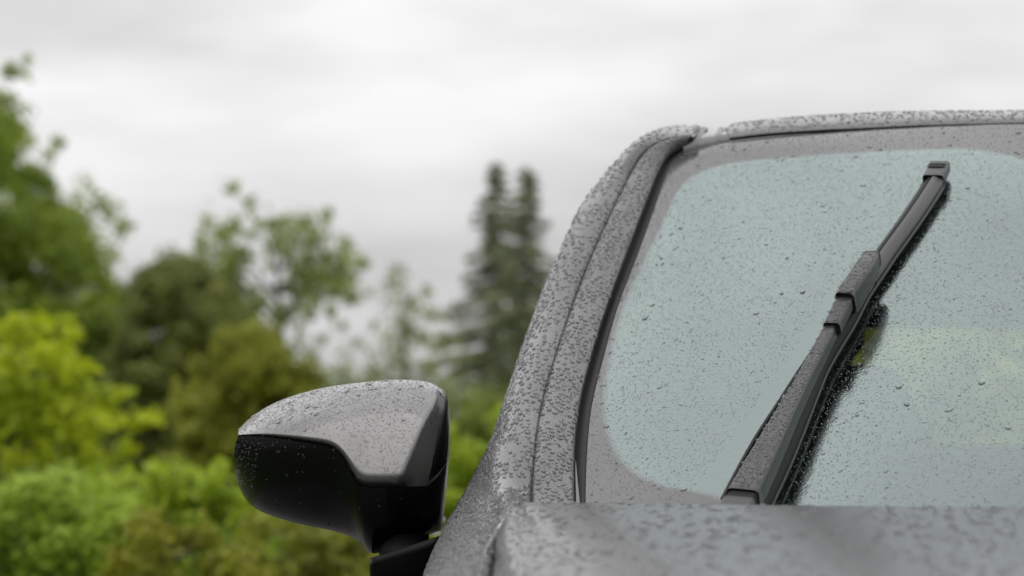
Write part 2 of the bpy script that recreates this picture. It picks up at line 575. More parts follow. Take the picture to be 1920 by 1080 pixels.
lvE = np.array([q_[0] for q_ in low[::-1]] + lvE); lvC = np.array([q_[1] for q_ in low[::-1]] + lvC); lvS = np.array([q_[2] for q_ in low[::-1]] + lvS)
lm = (lvE + lvS) / 2
lt = np.concatenate([[0], np.cumsum(np.linalg.norm(np.diff(lm, axis=0), axis=1))])
KB = 150
lts = np.linspace(0, lt[-1], KB)
bE, bC, bS = spline(lt, lvE)(lts), spline(lt, lvC)(lts), spline(lt, lvS)(lts)
f_in = spline(lvE[:9, 1], lvE[:9])
cS = bS

# ---- windshield patch: s = 1 at the pillar, 0 at the car's middle, -1 at the far pillar; t up the glass
gl3 = at([p[0] for p in g_], [p[1] for p in g_], Yi + .006)
Lf = spline(tY, gl3)
Cb, Ct = np.array([XC, 2.50, 1.028]), np.array([XC, 3.28, EYE + 604 / FPX * 3.28])


def ws(s, t):
    s = np.asarray(s, float); t = np.asarray(t, float)
    s, t = np.broadcast_arrays(s, t)
    Le = Lf(t)
    Ce = Cb + (Ct - Cb) * t[..., None]
    Ce = Ce + np.array([0, -.018, .018]) * (4 * t * (1 - t))[..., None]
    a = np.abs(s)
    sg = np.sign(s)
    x = XC - sg * a * (XC - Le[..., 0])
    y = Ce[..., 1] + (Le[..., 1] - Ce[..., 1]) * a ** 2
    ez = 2.0 + 1.0 * np.clip(t, 0, 1)
    z = Ce[..., 2] + (Le[..., 2] - Ce[..., 2]) * a ** ez
    return np.stack([x, y, z], -1)


def ws_normal(s, t):
    e = 2e-3
    n = np.cross(ws(s + e, t) - ws(s - e, t), ws(s, t + e) - ws(s, t - e))
    n /= np.linalg.norm(n, axis=-1, keepdims=True)
    return np.where(n[..., 2:3] < 0, -n, n)


def on_glass(px, py, h):
    """the point h above the glass that shows at px, py, with the glass normal there"""
    px, py, h = np.broadcast_arrays(np.asarray(px, float), np.asarray(py, float), np.asarray(h, float))
    s = np.full(px.shape, .6); t = np.full(px.shape, .5)
    f = lambda s, t: proj(ws(s, t) + ws_normal(s, t) * h[..., None])
    for _ in range(25):
        q = f(s, t); e = 1e-3
        js = (f(s + e, t) - q) / e; jt = (f(s, t + e) - q) / e
        rx, ry = px - q[..., 0], py - q[..., 1]
        det = js[..., 0] * jt[..., 1] - js[..., 1] * jt[..., 0]
        s = np.clip(s + .8 * (rx * jt[..., 1] - ry * jt[..., 0]) / det, .02, 1.1)
        t = np.clip(t + .8 * (js[..., 0] * ry - js[..., 1] * rx) / det, -.2, 1.05)
    return ws(s, t) + ws_normal(s, t) * h[..., None], ws_normal(s, t), s, t


NS, NT = 300, 150
ss = np.concatenate([np.linspace(1, 0, NS), np.linspace(0, -1, 40)[1:]])
tts = np.linspace(-.1, 1, NT)
WG = ws(ss[:, None], tts[None, :])
wind = part(sheet('windshield', WG, M['glass']))
# printed border: signed distance (m) to the edge of the clear area, traced once on the glass and mirrored
CL = [(1420, 990), (1340, 934), (1250, 915), (1190, 890), (1152, 850), (1132, 795), (1129, 740), (1145, 650), (1172, 561), (1207, 487), (1235, 432), (1255, 387), (1275, 350), (1310, 323), (1380, 303), (1500, 292), (1650, 282), (1770, 278), (1830, 279), (1880, 287), (1930, 300), (1990, 330), (2080, 350)]
clp, _, cls, clt = on_glass([c[0] for c in CL], [c[1] for c in CL], 0.)
cst = curve(np.stack([cls, clt], -1), 260)
cst = np.concatenate([cst, [[-.02, cst[-1, 1]], [-.02, cst[0, 1]]]])
cpos = ws(cst[:-2, 0], cst[:-2, 1])
aS = np.abs(np.broadcast_to(ss[:, None], (len(ss), NT))).ravel(); aT = np.broadcast_to(tts[None], (len(ss), NT)).ravel()
inside = np.zeros(len(aS), bool)
for q in range(len(cst)):
    (x1, y1), (x2, y2) = cst[q], cst[(q + 1) % len(cst)]
    if y1 != y2:
        hit = ((y1 > aT) != (y2 > aT)) & (aS < (x2 - x1) * (aT - y1) / (y2 - y1) + x1)
        inside ^= hit
Pab = ws(aS, aT)
dist = np.full(len(aS), 9.)
for q in range(0, len(Pab), 4000):
    dist[q:q + 4000] = np.sqrt(((Pab[q:q + 4000, None] - cpos[None]) ** 2).sum(-1)).min(1)
bd = np.where(inside, -dist, dist)
at_b = wind.data.attributes.new('border', 'FLOAT', 'POINT')
at_b.data.foreach_set('value', bd.astype(np.float32))
BD = bd.reshape(len(ss), NT)

# ---- pillar skin: silhouettes wrapped round to the side glass, seam groove, trim strip, rubber
pn = np.array([-.45, -.6, .66]); pn /= np.linalg.norm(pn)
def bulge(A, B, k, out_, n=9):
    q = np.linspace(0, 1, n)[None, :, None]
    return A[:, None] * (1 - q) + B[:, None] * q + np.asarray(out_)[None, None] * (4 * q * (1 - q)) * k


wt = np.clip((lts - lt[-4]) / (lt[-1] - lt[-4]), 0, 1)[:, None]           # towards the roof the skin turns back instead of in
wl = np.clip((lts - lt[7]) / (lt[11] - lt[7]), 0, 1)[:, None]; wl = wl * wl * (3 - 2 * wl)   # 0 on the fender, 1 on the pillar
wraps = []
for lo_, up_, tp_ in (((-.006, 0, -.012), (.004, .02, -.002), (-.001, .02, -.001)), ((-.013, .0, -.035), (.012, .06, -.004), (-.004, .06, -.006)), ((-.024, .0, -.10), (.035, .13, -.01), (-.012, .14, -.03)),
                      ((-.022, .0, -.25), (.05, .2, -.02), (-.014, .2, -.05)), ((-.012, .0, -.42), (.06, .28, -.03), (-.014, .26, -.08))):
    wraps.append(bS + np.array(lo_) * (1 - wl) + wl * (np.array(up_) * (1 - wt) + np.array(tp_) * wt))
bk = (1 - .85 * wt)[:, :, None]
inner_face = bulge(bC, bE, .006 * bk, np.array([-.3, -.6, .74]), 11)
side_face = bulge(bS, bC, .007 * bk, np.array([-.75, -.3, .58]), 11)[:, :-1]
outer = np.concatenate([np.stack(wraps[::-1], 1), side_face, inner_face, (bE + np.array([.003, .004, -.002]))[:, None], (bE + np.array([.003, .02, -.010]))[:, None]], 1)
# ease the crease: a light smoothing across the section
for _ in range(3):
    o2 = outer.copy()
    o2[:, 6:-4] = outer[:, 6:-4] * .5 + (outer[:, 5:-5] + outer[:, 7:-3]) * .25
    outer = o2
pillar = part(sheet('body_side', outer, M['paint'], ref=pn))
OV = outer[48:, 3:]
ep = outer[-1, 4:-1]
cap_c = ep.mean(0) + np.array([.004, .012, -.004])
part(mesh_obj('pillar_joint', np.concatenate([ep, [cap_c]], 0), np.stack([np.arange(len(ep)), (np.arange(len(ep)) + 1) % len(ep), np.full(len(ep), len(ep))], -1), M['paint'], smooth=False), pillar)
tn = np.array([-.2, -.6, .77])
wI = np.clip((tt - tY[0]) / (1 - tY[0]), 0, 1)
gap0 = cE + (cI - cE) * .055
strip = bulge(gap0, cI, .004, tn, 10)
strip = np.concatenate([(gap0 + np.array([0, .02, -.008]))[:, None], strip, (cI + np.array([.002, .003, -.003]))[:, None], (cI + np.array([.002, .02, -.012]))[:, None]], 1)
trim = part(sheet('pillar_trim', strip, M['trim'], ref=tn))
gsk = np.stack([cI + np.array([-.004, .016, -.012]), cI + np.array([.002, .010, -.008]), (cI + cG) / 2 + np.array([0, .010, -.006]), cG + np.array([.000, -.002, .0015]), cG + np.array([.004, -.001, .001]), cG + np.array([.005, .006, -.004])], 1)
gask = part(sheet('window_seal', gsk, M['rubber'], ref=tn), wind)
gask.parent = wind
# bright edge strip that shows at the foot of the seal
ft = (np.clip((tt - tY[1]), 0, 1) < .10)
nf = int(ft.sum())
fs = np.stack([cI[:nf] + np.array([.003, -.003, .0]), cI[:nf] + (cG[:nf] - cI[:nf]) * np.linspace(.75, .1, nf)[:, None] + np.array([.002, -.003, .001])], 1)
part(sheet('seal_lip', fs, M['trim'], ref=tn), wind)
bk = cE[:, None] * 1.0
uS = curve(bS[-80:], KN)
under = np.stack([uS + np.array([.012, .09, -.035]), cE + np.array([0, .035, -.02]), cI + np.array([0, .035, -.02]), cG + np.array([.01, .03, -.03])], 1)
part(sheet('pillar_lining', under, M['interior'], ref=tn), pillar)
for nm, GM, mm in (('body_side', outer, M['paint']), ('pillar_trim', strip, M['trim'])):
    part(sheet(nm, mirrored(GM), mm, ref=(.3, -.6, .7)))

raindrops([drops_on(OV, 19000, .0005, .0036, pn, True, 2.1, .5, mask=patchy, stretch=(1., 1.6), gap=1.06),
           drops_on(OV[:70, 1:13], 7000, .0006, .0023, (-.8, -.3, .4), True, 1.4, .62, gap=1.)], pillar)
raindrops([drops_on(strip[:, 1:-2], 6500, .0005, .0036, tn, True, 2.1, .46, mask=patchy, stretch=(1., 1.6), gap=1.06)], trim)

# ---- windshield beads
CLEARW = on_glass([1330, 1395, 1450, 1505, 1555, 1572], [935, 850, 760, 665, 585, 540], 0.)[0]


def ws_mask(P, a, b):
    """nothing on the band the blade has just wiped, to the left of the wiper"""
    x = np.interp(P[:, 1], CLEARW[:, 1], CLEARW[:, 0])
    wd = np.interp(P[:, 1], [CLEARW[0, 1], CLEARW[-1, 1]], [.036, .010])
    near = np.abs(P[:, 0] - x) < wd
    return np.where(near & (P[:, 1] < CLEARW[-1, 1]), .02, 1.)


WV = WG[:255]


def fr_mask(P):
    """only over the printed border, where the beads stand larger"""
    d_ = np.sqrt(((P[:, None] - cpos[None, ::3]) ** 2).sum(-1)).min(1)
    c_ = np.array([.62, 3., 1.25])
    far = ((P - c_) ** 2).sum(1) > ((cpos[None, ::3][0][np.sqrt(((P[:, None] - cpos[None, ::3]) ** 2).sum(-1)).argmin(1)] - c_) ** 2).sum(1)
    return np.where(far | (d_ < .006), 1., .0)


raindrops([drops_on(WV, 36000, .0005, .0013, big=False, power=1.8, flat=.48, mask=ws_mask, stretch=(1., 2.), gap=1.),
           drops_on(WV, 1500, .0010, .0020, big=True, power=2.2, flat=.36, mask=ws_mask, stretch=(1., 1.8), gap=1.1),
           drops_on(WV, 70, .0022, .0044, big=True, power=2.2, flat=.4, mask=ws_mask, stretch=(1.1, 1.8)),
           drops_on(WV, 900, .0010, .0036, big=True, power=1.8, flat=.45, mask=lambda P, a, b: fr_mask(P), stretch=(1., 1.8), gap=1.)], wind)

# ---- roof
RX = [1368, 1373, 1385, 1410, 1450, 1500, 1550, 1620, 1700, 1800, 1920, 2040, 2130]
RF = [257.5, 257, 255.5, 252.5, 248.5, 245, 242, 239, 235, 232, 229.5, 227, 226]
RT = [241, 236, 229.5, 225, 221, 216.5, 213, 209.5, 206.5, 205, 204.5, 204, 203.5]
_, _, rs, rt = on_glass(RX, RF, 0.)
rsl = np.interp(RX, RX, rs)
ry = Ct[1] + (Lf(np.array([1.]))[0, 1] - Ct[1]) * rsl ** 2
R0 = at(RX, RF, ry)
prof_y = np.array([-.002, .0, .004, .012, .03, .055, .085, .4, .9, 1.5, 1.85, 1.95])
prof_z = np.array([-.016, .0, .006, .0125, .0235, .0335, .039, .048, .045, .0, -.07, -.12])
rows = []
kk = ((830 - np.array(RT)) / FPX * (ry + .085) - (R0[:, 2] - EYE)) / .039
for a, b in zip(prof_y, prof_z):
    q = R0.copy(); q[:, 1] += a; q[:, 2] += b * (kk if b > 0 else 1)
    rows.append(q)
RG = np.stack(rows, 0)
full = np.concatenate([RG, mirrored(RG)[:, ::-1][:, 1:]], 1)
roof = part(sheet('roof', full, M['paint'], ref=(0, -.3, 1)))
lip = np.stack([R0 + np.array([0, -.003, -.001]), R0 + np.array([0, .004, -.012])], 0)
part(sheet('roof_seal', lip, M['rubber'], ref=(0, -1, 0)), roof)
raindrops([drops_on(RG[1:7], 1500, .0009, .0034, (0, -.5, 1), True, 1.6, .42, stretch=(1., 2.), gap=.95)], roof)
lining = full[3:] + np.array([0, 0, -.05])
part(sheet('roof_lining', lining, M['interior'], ref=(0, 0, -1)), roof)

# side rail of the roof, carried back from the top of the pillar, and the ditch with its moulding
YB = np.array([0, .02, .05, .1, .2, .45, .9, 1.4, 1.8])
ZB = np.array([0, .001, .002, .002, .0, -.004, -.02, -.07, -.15])
top = outer[-1, 1:-2]
rail = top[None] + np.stack([YB * .02, YB, ZB], -1)[:, None]
part(sheet('roof_rail', rail, M['paint'], ref=(-.5, -.3, .8)), roof)
part(sheet('roof_rail', mirrored(rail), M['paint'], ref=(.5, -.3, .8)), roof)


def ditch(px, base, topy, name, mt, tpx):
    f = at(px, base, 3.395); t_ = at(tpx, topy, 3.468)
    back = t_ + np.array([0, 1.2, -.05])
    D = np.stack([f + np.array([0, .004, -.012]), f, f * .6 + t_ * .4 + np.array([0, 0, .002]), t_, back], 0)
    return part(sheet(name, D, mt, ref=(0, -.5, 1)), roof)


ditch([1281, 1288, 1294, 1299, 1304, 1306], [275, 273, 271.5, 270.8, 270, 270.2], [248, 242, 237.5, 237.5, 238.5, 240], 'ditch_moulding', M['mould'], [1288, 1302, 1314, 1319, 1325, 1327])
ditch([1305, 1312, 1322, 1332, 1338], [270.2, 268.6, 266.8, 265, 264], [241, 241.5, 241.5, 241, 240], 'ditch_floor', M['paint'], [1325, 1330, 1338, 1345, 1349])
ditch([1337, 1340, 1344, 1349], [264.4, 262.8, 262, 261.4], [240, 238, 238, 239], 'ditch_moulding', M['mould'], [1347, 1350, 1354, 1358])
ditch([1348, 1354, 1361, 1369], [261.6, 260.2, 258.8, 257.4], [240, 240.5, 239.5, 238], 'ditch_floor', M['paint'], [1357, 1363, 1370, 1378])

# ---- fender and door side
# ---- hood
HY = np.array([2.44, 2.36, 2.28, 2.12, 1.95, 1.8, 1.6, 1.42, 1.3])


def hoodz(x, Y):
    sx = np.clip((XC - x) / .83, -1, 1)
    yb = 2.44 - .26 * (1 - sx ** 2)
    d = np.clip(yb - Y, -.1, 3)
    return 1.0405 - .045 * d - .028 * d ** 2 - .05 * np.clip(d - .75, 0, 9) ** 2


def line(pts):
    k = sorted(pts)
    return spline(k, np.array([pts[q_] for q_ in k]))


crease = line({2.44: (.001, 1.036), 2.36: (-.009, 1.022), 2.28: (-.014, 1.0105), 2.12: (-.007, 1.001), 1.95: (.002, .9925), 1.8: (.008, .983), 1.6: (.02, .964), 1.42: (.045, .93), 1.3: (.08, .88)})
edge = line({2.44: (.012, 1.0395), 2.36: (.0155, 1.0355), 2.28: (.021, 1.0285), 2.12: (.036, 1.0165), 1.95: (.05, 1.004), 1.8: (.058, .993), 1.6: (.07, .974), 1.42: (.095, .94), 1.3: (.13, .89)})
HYs = np.linspace(1.3, 2.44, 60)
fi = f_in(HYs)
fi[:, 1] = HYs
cr, ed = crease(HYs), edge(HYs)
colsH = []
shl = np.stack([np.minimum(fi[:, 0] + .007, cr[:, 0] - .002), HYs, fi[:, 2] - .002], -1)
colsH.append(shl + np.array([0, 0, -.02])); colsH.append(shl)
crp = np.stack([cr[:, 0], HYs, cr[:, 1]], -1); edp = np.stack([ed[:, 0], HYs, ed[:, 1]], -1)
for x in (.3, .6, .85):
    colsH.append(shl + (crp - shl) * x)
for x in (0, .25, .5, .75, .9):
    colsH.append(crp + (edp - crp) * x + np.array([0, 0, -.002]) * (4 * x * (1 - x)))
colsH.append(edp + np.array([0, 0, .001]))
for x in np.linspace(0, 1, 40)[1:]:
    xs = ed[:, 0] + (XC - ed[:, 0]) * x
    sx = (XC - xs) / .83
    yy = HYs - .26 * (1 - sx ** 2) * np.clip((HYs - 1.3) / 1.14, 0, 1)
    zz = hoodz(xs, yy) + .004 * np.exp(-((x - .42) / .12) ** 2) * 0
    bl = np.exp(-(x / .05) ** 2)
    colsH.append(np.stack([xs, yy, zz * (1 - bl) + ed[:, 1] * bl], -1))
HG = np.stack(colsH, 1)
r1 = HG[-1:] + np.array([0, .008, -.0012]); r2 = HG[-1:] + np.array([0, .014, -.006]); r3 = HG[-1:] + np.array([0, .012, -.022])
HG = np.concatenate([HG, r1, r2, r3], 0)
full = np.concatenate([HG, mirrored(HG)[:, ::-1][:, 1:]], 1)
hood = part(sheet('hood', full, M['hood_paint'], ref=(0, 0, 1)))
raindrops([drops_on(HG[22:60, 10:], 2200, .0010, .0050, (0, -.1, 1), True, 1.9, .36, stretch=(1., 2.2), gap=.95),
           drops_on(HG[22:60, 1:11], 800, .0008, .0026, (-.3, -.1, 1), True, 1.7, .35, gap=1.1)], hood)

# cowl between hood and glass, firewall
cx = np.linspace(.02, 2 * XC - .02, 30)
sx = (XC - cx) / .83
yb = 2.44 - .26 * (1 - sx ** 2)
CG = np.stack([np.stack([cx, yb - .02, np.full(30, .985)], -1), np.stack([cx, yb + .06, np.full(30, .985)], -1), np.stack([cx, yb + .12, np.full(30, .97)], -1), np.stack([cx, yb + .34, np.full(30, .96)], -1)], 0)
part(sheet('cowl', CG, M['dark_plastic'], ref=(0, 0, 1)))

# ---- cabin: dash, seats, doors, back window
dx = np.linspace(.06, 2 * XC - .06, 24)
sx = (XC - dx) / .8
db = 2.66 + .12 * sx ** 2
DB = np.stack([np.stack([dx, db, np.full(24, .985)], -1), np.stack([dx, db + .2, np.full(24, 1.005)], -1), np.stack([dx, db + .45, np.full(24, 1.0)], -1), np.stack([dx, db + .52, np.full(24, .96)], -1), np.stack([dx, db + .5, np.full(24, .6)], -1), np.stack([dx, db + .3, np.full(24, .4)], -1)], 0)
part(sheet('dashboard', DB, M['interior'], ref=(0, 0, 1)))


def seat(xc, y, parent_name='seat'):
    P = [np.array([xc, y + .02 + .05 * k, .62 + .1 * k]) for k in range(7)]
    wds = [.46, .5, .52, .52, .5, .44, .36]
    up = np.tile([0, -1., .3], (7, 1))
    V, F = bar(P, up, np.stack([rounded(a, .13, .45, 4) for a in wds]))
    cu = [np.array([xc, y - .45 + .1 * k, .6 - .012 * k]) for k in range(6)]
    V2, F2 = bar(cu, np.tile([0, .1, 1.], (6, 1)), np.stack([rounded(.5, .16, .4, 4)] * 6))
    s_ = soup('seat', [(V, F), (V2, F2)], M['interior'])
    part(s_)
    hp = [np.array([xc, y + .34 + .012 * k, 1.235 + .035 * k]) for k in range(5)]
    V, F = bar(hp, np.tile([0, -1., .3], (5, 1)), np.stack([rounded(a, .1, .45, 4) for a in (.2, .25, .26, .25, .2)]))
    h_ = soup('headrest', [(V, F)], M['interior'])
    part(h_, s_)


seat(.43, 3.42); seat(1.27, 3.42)
rb = [np.array([XC, 4.35 + .05 * k, .55 + .095 * k]) for k in range(6)]
V, F = bar(rb, np.tile([0, -1., .3], (6, 1)), np.stack([rounded(1.2, .14, .45, 4)] * 6))
part(soup('back_bench', [(V, F)], M['interior']))
for hx in (.62,):
    hp = [np.array([hx, 4.66 + .01 * k, 1.06 + .035 * k]) for k in range(5)]
    V, F = bar(hp, np.tile([0, -1., .3], (5, 1)), np.stack([rounded(a_, .1, .45, 4) for a_ in (.18, .22, .23, .22, .16)]))
    part(soup('back_headrest', [(V, F)], M['interior']))
a = np.linspace(0, 2 * np.pi, 33)
V, F = tube(np.stack([1.27 + .18 * np.cos(a), 3.02 + .08 * np.sin(a), .93 + .165 * np.sin(a)], -1), .015)
part(soup('steering_wheel', [(V, F)], M['dark_plastic']))

dy = np.linspace(3.03, 4.55, 20)
bx = np.interp(dy, [3.0, 3.2, 4.0, 4.6], [-.03, -.075, -.085, -.06])
DS = np.stack([np.stack([bx + .13, dy, np.full(20, 1.08)], -1), np.stack([bx + .09, dy, np.full(20, 1.07)], -1), np.stack([bx + .04, dy, np.full(20, 1.03)], -1), np.stack([bx + .01, dy, np.full(20, .95)], -1), np.stack([bx - .02, dy, np.full(20, .8)], -1), np.stack([bx - .02, dy, np.full(20, .6)], -1), np.stack([bx + .02, dy, np.full(20, .36)], -1)], 0)
gy = np.linspace(3.0, 4.8, 16)
rz = np.interp(gy - 3.44, YB, ZB) + 1.53 - .012
tx = np.interp(gy, [3.0, 3.45, 4.8], [.06, .235, .26])
tz = np.interp(gy, [3.0, 3.12, 3.25, 3.36, 3.5, 4.3, 4.8], [1.12, 1.26, 1.38, 1.46, 1.505, 1.49, 1.44])
SG = np.stack([np.stack([np.full(16, .03) + np.interp(gy, [3, 3.2], [.02, .0]), gy, np.full(16, 1.075)], -1), np.stack([tx - .03, gy, tz * .5 + 1.075 * .5 + .02], -1), np.stack([tx, gy, tz], -1)], 0)
QG = np.array([[[.0, 4.55, 1.06], [.12, 4.55, 1.3], [.26, 4.55, 1.47]], [[.03, 5.0, 1.06], [.16, 4.95, 1.3], [.28, 4.85, 1.46]], [[.1, 5.3, 1.06], [.24, 5.22, 1.3], [.33, 5.12, 1.42]], [[.3, 5.42, 1.06], [.4, 5.33, 1.25], [.46, 5.22, 1.40]], [[.5, 5.4, 1.06], [.48, 5.33, 1.25], [.5, 5.24, 1.40]]], float)
LOW = np.array([[[-.06, 4.55, 1.07], [-.09, 4.55, .8], [-.03, 4.55, .36]], [[-.02, 5.0, 1.07], [-.05, 5.0, .8], [.0, 5.0, .4]], [[.08, 5.32, 1.07], [.05, 5.4, .8], [.1, 5.4, .4]], [[.3, 5.44, 1.09], [.3, 5.5, .8], [.3, 5.5, .4]], [[.85, 5.46, 1.1], [.85, 5.52, .8], [.85, 5.52, .4]]], float)
for f_, rf in ((lambda g: g, -1), (mirrored, 1)):
    dr = part(sheet('door', f_(DS), M['paint'], ref=(rf, 0, .3)))
    part(sheet('door_window', f_(SG), M['side_glass'], ref=(rf, 0, .3)), dr)
    hb = [np.array([-.125 if rf < 0 else 2 * XC + .125, 3.9 + .04 * k, .98]) for k in range(5)]
    V, F = bar(hb, np.tile([0, 0, 1.], (5, 1)), np.stack([rounded(.03, .028, .4)] * 5))
    part(soup('door_handle', [(V, F)], M['paint']), dr)
    part(sheet('rear_quarter', f_(QG), M['paint'], ref=(rf, .4, .3)))
    part(sheet('rear_side', f_(LOW), M['paint'], ref=(rf, .4, .1)))
part(sheet('rear_window', np.array([[[.42, 5.36, 1.10], [.85, 5.42, 1.10], [1.28, 5.36, 1.10]], [[.46, 5.24, 1.345], [.85, 5.29, 1.355], [1.24, 5.24, 1.345]]], float), M['rear_glass'], ref=(0, 1, 0)))
part(sheet('tailgate_top', np.array([[[.28, 5.24, 1.34], [.85, 5.29, 1.35], [1.42, 5.24, 1.34]], [[.33, 5.16, 1.42], [.85, 5.22, 1.46], [1.37, 5.16, 1.42]]], float), M['paint'], ref=(0, 1, .2)))
part(sheet('cabin_floor', np.array([[[-.05, 2.7, .36], [1.75, 2.7, .36]], [[-.0, 5.45, .38], [1.7, 5.45, .38]]], float), M['interior'], ref=(0, 0, 1)))
# nose and wheels
nx = np.linspace(.04, 2 * XC - .04, 24)
ny = 1.3 - .2 * (1 - ((XC - nx) / .81) ** 2)
NG = np.stack([np.stack([nx, ny + dyy, np.full(24, z)], -1) for z, dyy in ((.86, 0), (.8, -.06), (.7, -.09), (.55, -.12), (.4, -.11), (.28, -.05))], 0)
part(sheet('bumper', NG, M['paint'], ref=(0, -1, 0)))
for f_ in (1, -1):
    hl = np.stack([np.stack([nx[2:8] if f_ > 0 else 2 * XC - nx[2:8], ny[2:8] + dyy, np.full(6, z)], -1) for z, dyy in ((.855, -.02), (.82, -.075), (.76, -.1), (.72, -.115))], 0)
    part(sheet('headlight', hl, M['lamp_glass'], ref=(0, -1, 0)))
a = np.linspace(0, 2 * np.pi, 33)[:-1]


def ring(x, r):
    return np.stack([np.full(32, x), r * np.cos(a), .33 + r * np.sin(a)], -1)


tyre_rows = np.stack([ring(-.10, .22), ring(-.105, .30), ring(-.08, .33), ring(.08, .33), ring(.105, .30), ring(.10, .22)], 0)
rim_rows = np.stack([ring(-.095, .225), ring(-.08, .20), ring(-.05, .18), ring(-.07, .05), ring(-.075, .001)], 0)
w0 = None
for x, y, fl in ((.0, 1.95, 1), (2 * XC, 1.95, -1), (.0, 4.75, 1), (2 * XC, 4.75, -1)):
    if w0 is None:
        w0 = mesh_obj('wheel', tyre_rows, grid_faces(6, 32, wrap=True), M['tyre'])
        r0 = mesh_obj('rim', rim_rows, grid_faces(5, 32, wrap=True), M['alloy'], w0)
        wh = w0
    else:
        wh = w0.copy(); COL.objects.link(wh)
        rr = r0.copy(); COL.objects.link(rr); rr.parent = wh
    wh.parent = car
    wh.location = (x - XC, y - 2.6, 0)
    wh.rotation_euler = (0, 0, 0 if fl > 0 else math.pi)

# ------------------------------------------------------------------ wing mirror
Y0 = 2.80


def coons(bot, top_, left, right, nu, nv):
    """pixel patch from four boundary polylines; bot/top run left to right, left/right run bottom to top"""
    b, t_ = curve(bot, nu), curve(top_, nu)
    l_, r_ = curve(left, nv), curve(right, nv)
    l_[0], l_[-1], r_[0], r_[-1] = b[0], t_[0], b[-1], t_[-1]
    u = np.linspace(0, 1, nu)[:, None, None]; v = np.linspace(0, 1, nv)[None, :, None]
    P = (1 - v) * b[:, None] + v * t_[:, None] + (1 - u) * l_[None] + u * r_[None]
    P = P - ((1 - u) * (1 - v) * b[0] + u * (1 - v) * b[-1] + (1 - u) * v * t_[0] + u * v * t_[-1])
    return P, u[..., 0], v[..., 0]


split = [(447, 817), (497, 819), (556, 827), (602, 835), (626, 843), (643, 860), (657, 884), (669, 905), (682, 913), (731, 914), (801, 911)]
ctop = [(449, 804), (470, 784), (501, 763), (536, 747), (594, 730), (653, 720), (711, 714), (750, 712), (789, 714), (812, 720), (828, 730)]
cright = [(801, 911), (812, 860), (824, 800), (834, 757), (828, 730)]
hbot = [(445, 901), (458, 932), (482, 955), (509, 967), (556, 981), (618, 994), (649, 1003), (672, 1015), (688, 1033), (707, 1037), (762, 1018), (822, 996)]
hleft = [(445, 901), (440, 870), (439, 850), (443, 827), (447, 817)]
hright = [(822, 996), (812, 960), (801, 911)]


def end_round(u):
    return .105 * (1 - u) ** 2.4


def cap_y(u, v):
    vt = np.clip(v, 0, 1)
    y = end_round(u) + .10 * (1 - np.sqrt(np.clip(1 - (.985 * vt) ** 2.2, 0, 1))) + .035 * vt
    ut = .845 + .125 * vt
    k = np.clip((u - ut) / (1 - ut), 0, 1)
    y = y + .075 * (np.sqrt(k * k + .02) - .1414) * (1 - .35 * vt)
    y = y + .02 * np.clip(1 - vt / .13, 0, 1) ** 2 * np.clip((.93 - u) / .05, 0, 1)
    return y


def house_y(u, v):
    b = 1 - v
    k = np.clip((u - .8) / .2, 0, 1)
    return .008 + end_round(u) + .015 * b + .095 * (1 - np.sqrt(np.clip(1 - (.985 * b) ** 2.4, 0, 1))) + .05 * k ** 1.5


P, u, v = coons(split, ctop, [(447, 817), (447, 811), (449, 804)], cright, 90, 44)
CAPY = Y0 + cap_y(u, v)
capG = at(P[..., 0], P[..., 1], CAPY)
P2, u2, v2 = coons(hbot, split, hleft, hright, 90, 40)
HOY = Y0 + house_y(u2, v2)
houG = at(P2[..., 0], P2[..., 1], HOY)
mirror = part(sheet('side_mirror', houG, M['gloss_black'], ref=(0, -1, 0)))
capo = part(sheet('mirror_cap', capG, M['cap_paint'], ref=(0, -1, .3)), mirror)
# cap and housing edges turned inward, so that the joint between them is a real groove
lipc = np.stack([capG[:, 0], capG[:, 0] + np.array([0, .006, -.0005]), capG[:, 0] + np.array([0, .03, -.002])], 1)
part(sheet('cap_edge', lipc, M['gloss_black'], ref=(0, -1, -1)), mirror)
# inner rim beside the cap, then the shell carried round to the glass
rim_in = np.concatenate([houG[-1], capG[-1][1:]], 0)
rim_px = curve([(824, 994), (828, 983), (832, 940), (837, 878), (841, 823), (841, 777), (837, 747), (828, 730)], len(rim_in))
rY = rim_in[:, 1]
rim_out = at(rim_px[:, 0], rim_px[:, 1], rY + .035)
rimG = np.stack([rim_in + np.array([-.0005, .0015, 0]), rim_in * .6 + rim_out * .4 + np.array([.003, -.004, 0]), rim_out], 1)
part(sheet('mirror_rim', rimG, M['gloss_black'], ref=(.6, -1, 0)), mirror)
loop = np.concatenate([capG[:, -1], rim_out[::-1][1:], houG[::-1, 0][1:], houG[0, 1:-1]], 0)
ctr = loop.mean(0)
bY = Y0 + .19
back = loop.copy(); back[:, 1] = np.maximum(loop[:, 1] + .004, bY - (loop[:, 0] - ctr[0]) * .12)
mid = loop.copy(); mid[:, 1] = loop[:, 1] + (back[:, 1] - loop[:, 1]) * .5
cB = back.mean(0)
back2_ = cB + (back - cB) * .95 + np.array([0, .008, 0]); back3 = cB + (back - cB) * .9 + np.array([0, .0, 0])
shell = np.stack([loop, mid, back, back2_, back3], 0)
n, m = shell.shape[:2]
part(mesh_obj('mirror_shell', shell, grid_faces(n, m, wrap=True), M['gloss_black']), mirror)
gl_ = np.concatenate([back3 + np.array([0, -.001, 0]), [cB + np.array([0, -.001, 0])]], 0)
part(mesh_obj('mirror_glass', gl_, np.stack([np.arange(m), (np.arange(m) + 1) % m, np.full(m, m)], -1), M['mirror']), mirror)
